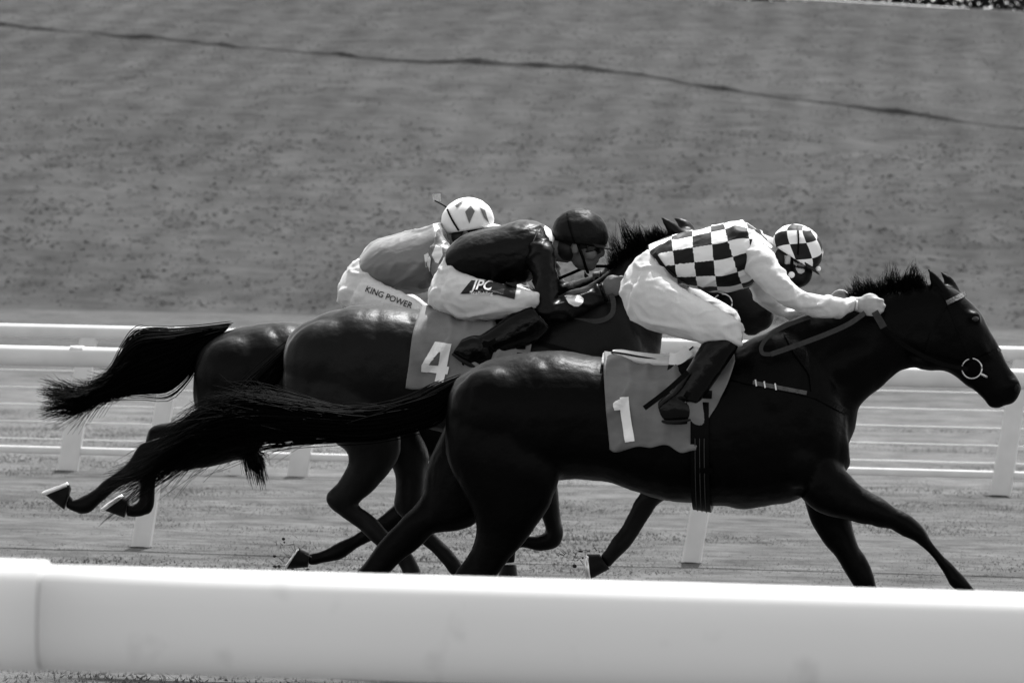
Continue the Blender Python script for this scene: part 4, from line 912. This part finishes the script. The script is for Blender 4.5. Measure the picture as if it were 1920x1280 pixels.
# --- jockey on number four
j2 = jockey('jockey in black silks and black helmet riding number 4', P2, (930, 600),
    [(834, 470, 852, 522, .14), (872, 440, 888, 533, .165), (930, 425, 938, 534, .185), (985, 412, 986, 530, .19), (1018, 420, 1014, 502, .165), (1040, 447, 1030, 482, .09)],
    [(1012, 425, 985, 490, .07, .13), (1038, 470, 998, 518, .066, .19), (1044, 525, 1001, 545, .06, .23), (1046, 560, 1006, 590, .056, .25), (1062, 558, 1040, 604, .050, .25), (1092, 547, 1086, 594, .046, .21), (1126, 531, 1134, 566, .038, .15)],
    [(1015, 430, 992, 485, .07, -.13), (1042, 485, 1012, 522, .062, -.2), (1062, 528, 1035, 556, .055, -.22), (1095, 522, 1088, 552, .045, -.17), (1126, 508, 1126, 534, .036, -.12)],
    [(836, 480, 874, 532, .15), (818, 508, 868, 560, .165), (805, 542, 850, 590, .17), (808, 572, 838, 592, .13), (822, 586, 834, 594, .06)],
    [(846, 498, 822, 588, .09, .10), (880, 515, 868, 597, .095, .15), (925, 528, 925, 601, .088, .20), (965, 536, 972, 592, .075, .24), (995, 542, 1003, 575, .062, .26), (1010, 548, 1014, 568, .04, .265)],
    [(850, 500, 828, 584, .09, -.10), (900, 515, 890, 590, .09, -.16), (950, 525, 955, 590, .08, -.22), (1000, 545, 1005, 580, .055, -.26)],
    [(992, 566, 1034, 618, .058, .265), (966, 580, 1010, 640, .058, .27), (930, 608, 968, 655, .052, .275), (900, 628, 934, 666, .046, .28)],
    [(866, 636, 848, 664, .034, .28), (893, 628, 874, 682, .044, .285), (920, 642, 898, 692, .044, .27), (944, 662, 926, 700, .03, .25)],
    [(1000, 560, 1040, 610, .056, -.265), (975, 580, 1015, 632, .056, -.27), (940, 605, 976, 648, .05, -.275), (912, 622, 944, 658, .044, -.28)],
    [(880, 630, 862, 656, .034, -.28), (905, 622, 888, 672, .044, -.28), (930, 635, 910, 682, .042, -.27), (952, 652, 936, 690, .028, -.25)],
    ((1086, 448), 8, 1.05), (1128, 545, .15, 1.0, -.35, 1), (1126, 520, -.12, 1.0, -.15, -1),
    dict(jacket=M['blacksilk'], sleeve=M['blacksilk'], helmet=M['helmetblack'], peak=M['dark'], skin=M['skin2'], fold=.5), JG)
link('helmet_strap', strap(P2, j2['base'], j2['hb'], [(1062, 400), (1066, 420), (1074, 445), (1080, 462)], .008, .003, 1, .1), M['leather'], j2['helmet'])
link('collar', Sh().loft(P2, [(1022, 423, 1012, 480, .14), (1032, 430, 1022, 486, .115), (1042, 443, 1030, 486, .085)], 20, 2, 3).mesh('collar', j2['base']), M['white'], j2['jacket'])
link('thigh_panel', patch(P2, j2['base'], j2['bb'], [(862, 551), (882, 526), (970, 530), (966, 561), (935, 553), (900, 550)], .006, 4), M['panelblack'], j2['breech'])
link('lettering', text_patch(P2, j2['base'], j2['bb'], 'JPC', (885, 543), (1, .03), 24, .011, .25, .02, .25, 0, 1.05), M['white'], j2['breech'])
link('lettering', text_patch(P2, j2['base'], j2['bb'], 'scaffolding', (884, 552), (1, .03), 9.5, .011, .25, .01, 0, 0, 1.05), M['white'], j2['breech'])
slv = [c for c in j2['jacket'].children if c.name.startswith('sleeve')][0]
link('elbow_patch', patch(P2, j2['base'], bvh_of(slv.data), [(1058, 554), (1066, 553), (1086, 554), (1093, 560), (1092, 568), (1084, 574), (1076, 574), (1066, 568)], .005, 3), M['white'], slv)

# --- jockey on the far horse
j3 = jockey('jockey in grey satin silks and white helmet with grey diamonds on the far horse', P3, (760, 600),
    [(675, 479, 692, 536, .14), (702, 453, 726, 547, .17), (750, 438, 766, 549, .185), (795, 425, 806, 545, .19), (824, 417, 834, 505, .165), (840, 434, 846, 470, .09)],
    [(822, 425, 802, 500, .07, .13), (848, 470, 812, 520, .066, .19), (862, 520, 824, 548, .06, .23), (880, 552, 850, 585, .055, .24), (910, 552, 900, 588, .05, .2), (945, 540, 945, 570, .036, .14)],
    [(826, 430, 808, 485, .07, -.13), (855, 480, 828, 520, .062, -.2), (880, 525, 850, 552, .055, -.22), (915, 530, 908, 560, .045, -.17), (940, 530, 940, 554, .036, -.12)],
    [(676, 482, 702, 542, .15), (652, 502, 694, 562, .165), (636, 532, 674, 584, .17), (636, 562, 660, 590, .13), (646, 582, 656, 592, .06)],
    [(688, 508, 652, 588, .09, .10), (722, 532, 695, 602, .092, .15), (758, 548, 742, 614, .085, .20), (788, 566, 780, 622, .072, .24), (804, 580, 802, 618, .05, .26)],
    [(694, 512, 660, 584, .09, -.10), (740, 538, 715, 596, .085, -.17), (780, 553, 768, 604, .072, -.23), (803, 572, 800, 606, .05, -.26)],
    [(786, 612, 822, 600, .055, .265), (776, 630, 812, 628, .055, .27), (758, 650, 794, 662, .05, .275), (744, 668, 776, 684, .044, .28)],
    [(716, 672, 716, 700, .032, .28), (740, 660, 738, 703, .042, .285), (762, 672, 760, 700, .042, .27), (782, 684, 780, 698, .028, .25)],
    [(790, 606, 826, 596, .055, -.265), (780, 626, 816, 624, .055, -.27), (762, 646, 798, 658, .05, -.275), (750, 664, 782, 680, .044, -.28)],
    [(724, 668, 724, 696, .032, -.28), (748, 656, 746, 699, .042, -.28), (770, 668, 768, 696, .042, -.27), (788, 680, 786, 694, .028, -.25)],
    ((878, 423), -10, 1.02), (948, 554, .14, 1.0, -.1, 1), (945, 545, -.12, 1.0, -.1, -1),
    dict(jacket=M['greysilk'], sleeve=M['greysilk'], helmet=M['white'], peak=M['white'], skin=M['skin3']), JG)
link('helmet_strap', strap(P3, j3['base'], j3['hb'], [(837, 392), (845, 408), (856, 426), (864, 438)], .009, .003, 1, .1), M['leather'], j3['helmet'])
gd = mat('grey_diamond', .12, .6)
for poly in ([(882, 386), (890, 396), (880, 419), (872, 397)], [(898, 389), (908, 394), (916, 420), (907, 408)], [(852, 386), (862, 379), (868, 377), (856, 390)]):
    link('diamond', patch(P3, j3['base'], j3['hb'], poly, .004, 3, .1), gd, j3['helmet'])
for poly in ([(795, 478), (802, 474), (809, 484), (806, 509), (798, 500)], [(811, 478), (818, 460), (830, 464), (832, 478), (824, 494), (818, 492)]):
    tb = bvh_of([c for c in j3['jacket'].children if c.name.startswith('sleeve')][0].data)
    link('star_point', patch(P3, j3['base'], tb, poly, .006, 3, .2), M['white'], j3['jacket'])
link('lettering', text_patch(P3, j3['base'], j3['bb'], 'KING POWER', (684, 546), (1, .36), 15.5, .005, .2, .01, 0, .0, 1.0), M['ink'], j3['breech'])

# --- whip of the far jockey
wb = P3.P(945, 545, -.1); wp = empty('riding_whip', wb, 'thin riding whip with pale flap sticking out behind the white helmet', 'whip')
link('shaft', Sh().tube([P3.P(985, 560, -.12), P3.P(945, 548, -.13), P3.P(880, 420, -.16), P3.P(838, 389, -.16), P3.P(815, 376, -.16)], [.009, .008, .005, .004, .003], 8, 4).mesh('shaft', wb), M['leather'], wp)
link('flap', patch(P3, wb, BVHTree.FromPolygons([Vector((0, 0, 0)), Vector((0, 0, .01)), Vector((.01, 0, 0))], [(0, 1, 2)]), [(811, 364), (826, 363), (827, 377), (812, 378)], 0, 1, -.16), M['tanpad'], wp)
wp.children[-1].modifiers.new('t', 'SOLIDIFY').thickness = .006

# ------------------------------------------------------------------ flying turf
def divot(pl, u, v, w, n, spread, label, seed):
    rg = np.random.default_rng(seed); c = pl.P(u, v, w); o = empty('flying_turf', c, label, 'turf'); vs, fs = [], []
    for i in range(n):
        p = Vector((rg.normal(0, spread[0]), rg.normal(0, .04), rg.normal(0, spread[1]))); d = Vector((rg.normal(-.5, .6), rg.normal(0, .4), rg.normal(.5, .6))).normalized() * rg.uniform(.02, .06); x = Vector(rg.normal(0, 1, 3)).normalized() * .003; b = len(vs)
        vs += [p - x, p + x, p + d]; fs.append((b, b + 1, b + 2))
    tag(link('grass_blades', mesh_from('grass_blades', vs, fs, False), M['blade'], o), kind='stuff')
    s = Sh()
    for i in range(max(3, n // 10)): s.ellip(Vector((rg.normal(0, spread[0]), rg.normal(0, .03), rg.normal(0, spread[1]))), Vector((1, 0, 0)) * rg.uniform(.004, .012), Vector((0, 1, 0)) * .008, Vector((0, 0, 1)) * rg.uniform(.004, .009), 6)
    tag(link('soil', s.mesh('soil'), M['soil'], o), kind='stuff')
divot(P3, 545, 1048, .12, 90, (.05, .045), 'clod of turf and grass blades flying off the lowest hoof at left', 3)
divot(P2, 1082, 1040, .12, 36, (.05, .02), 'specks of turf flying off the lifted hoof beneath the leading horse', 5)
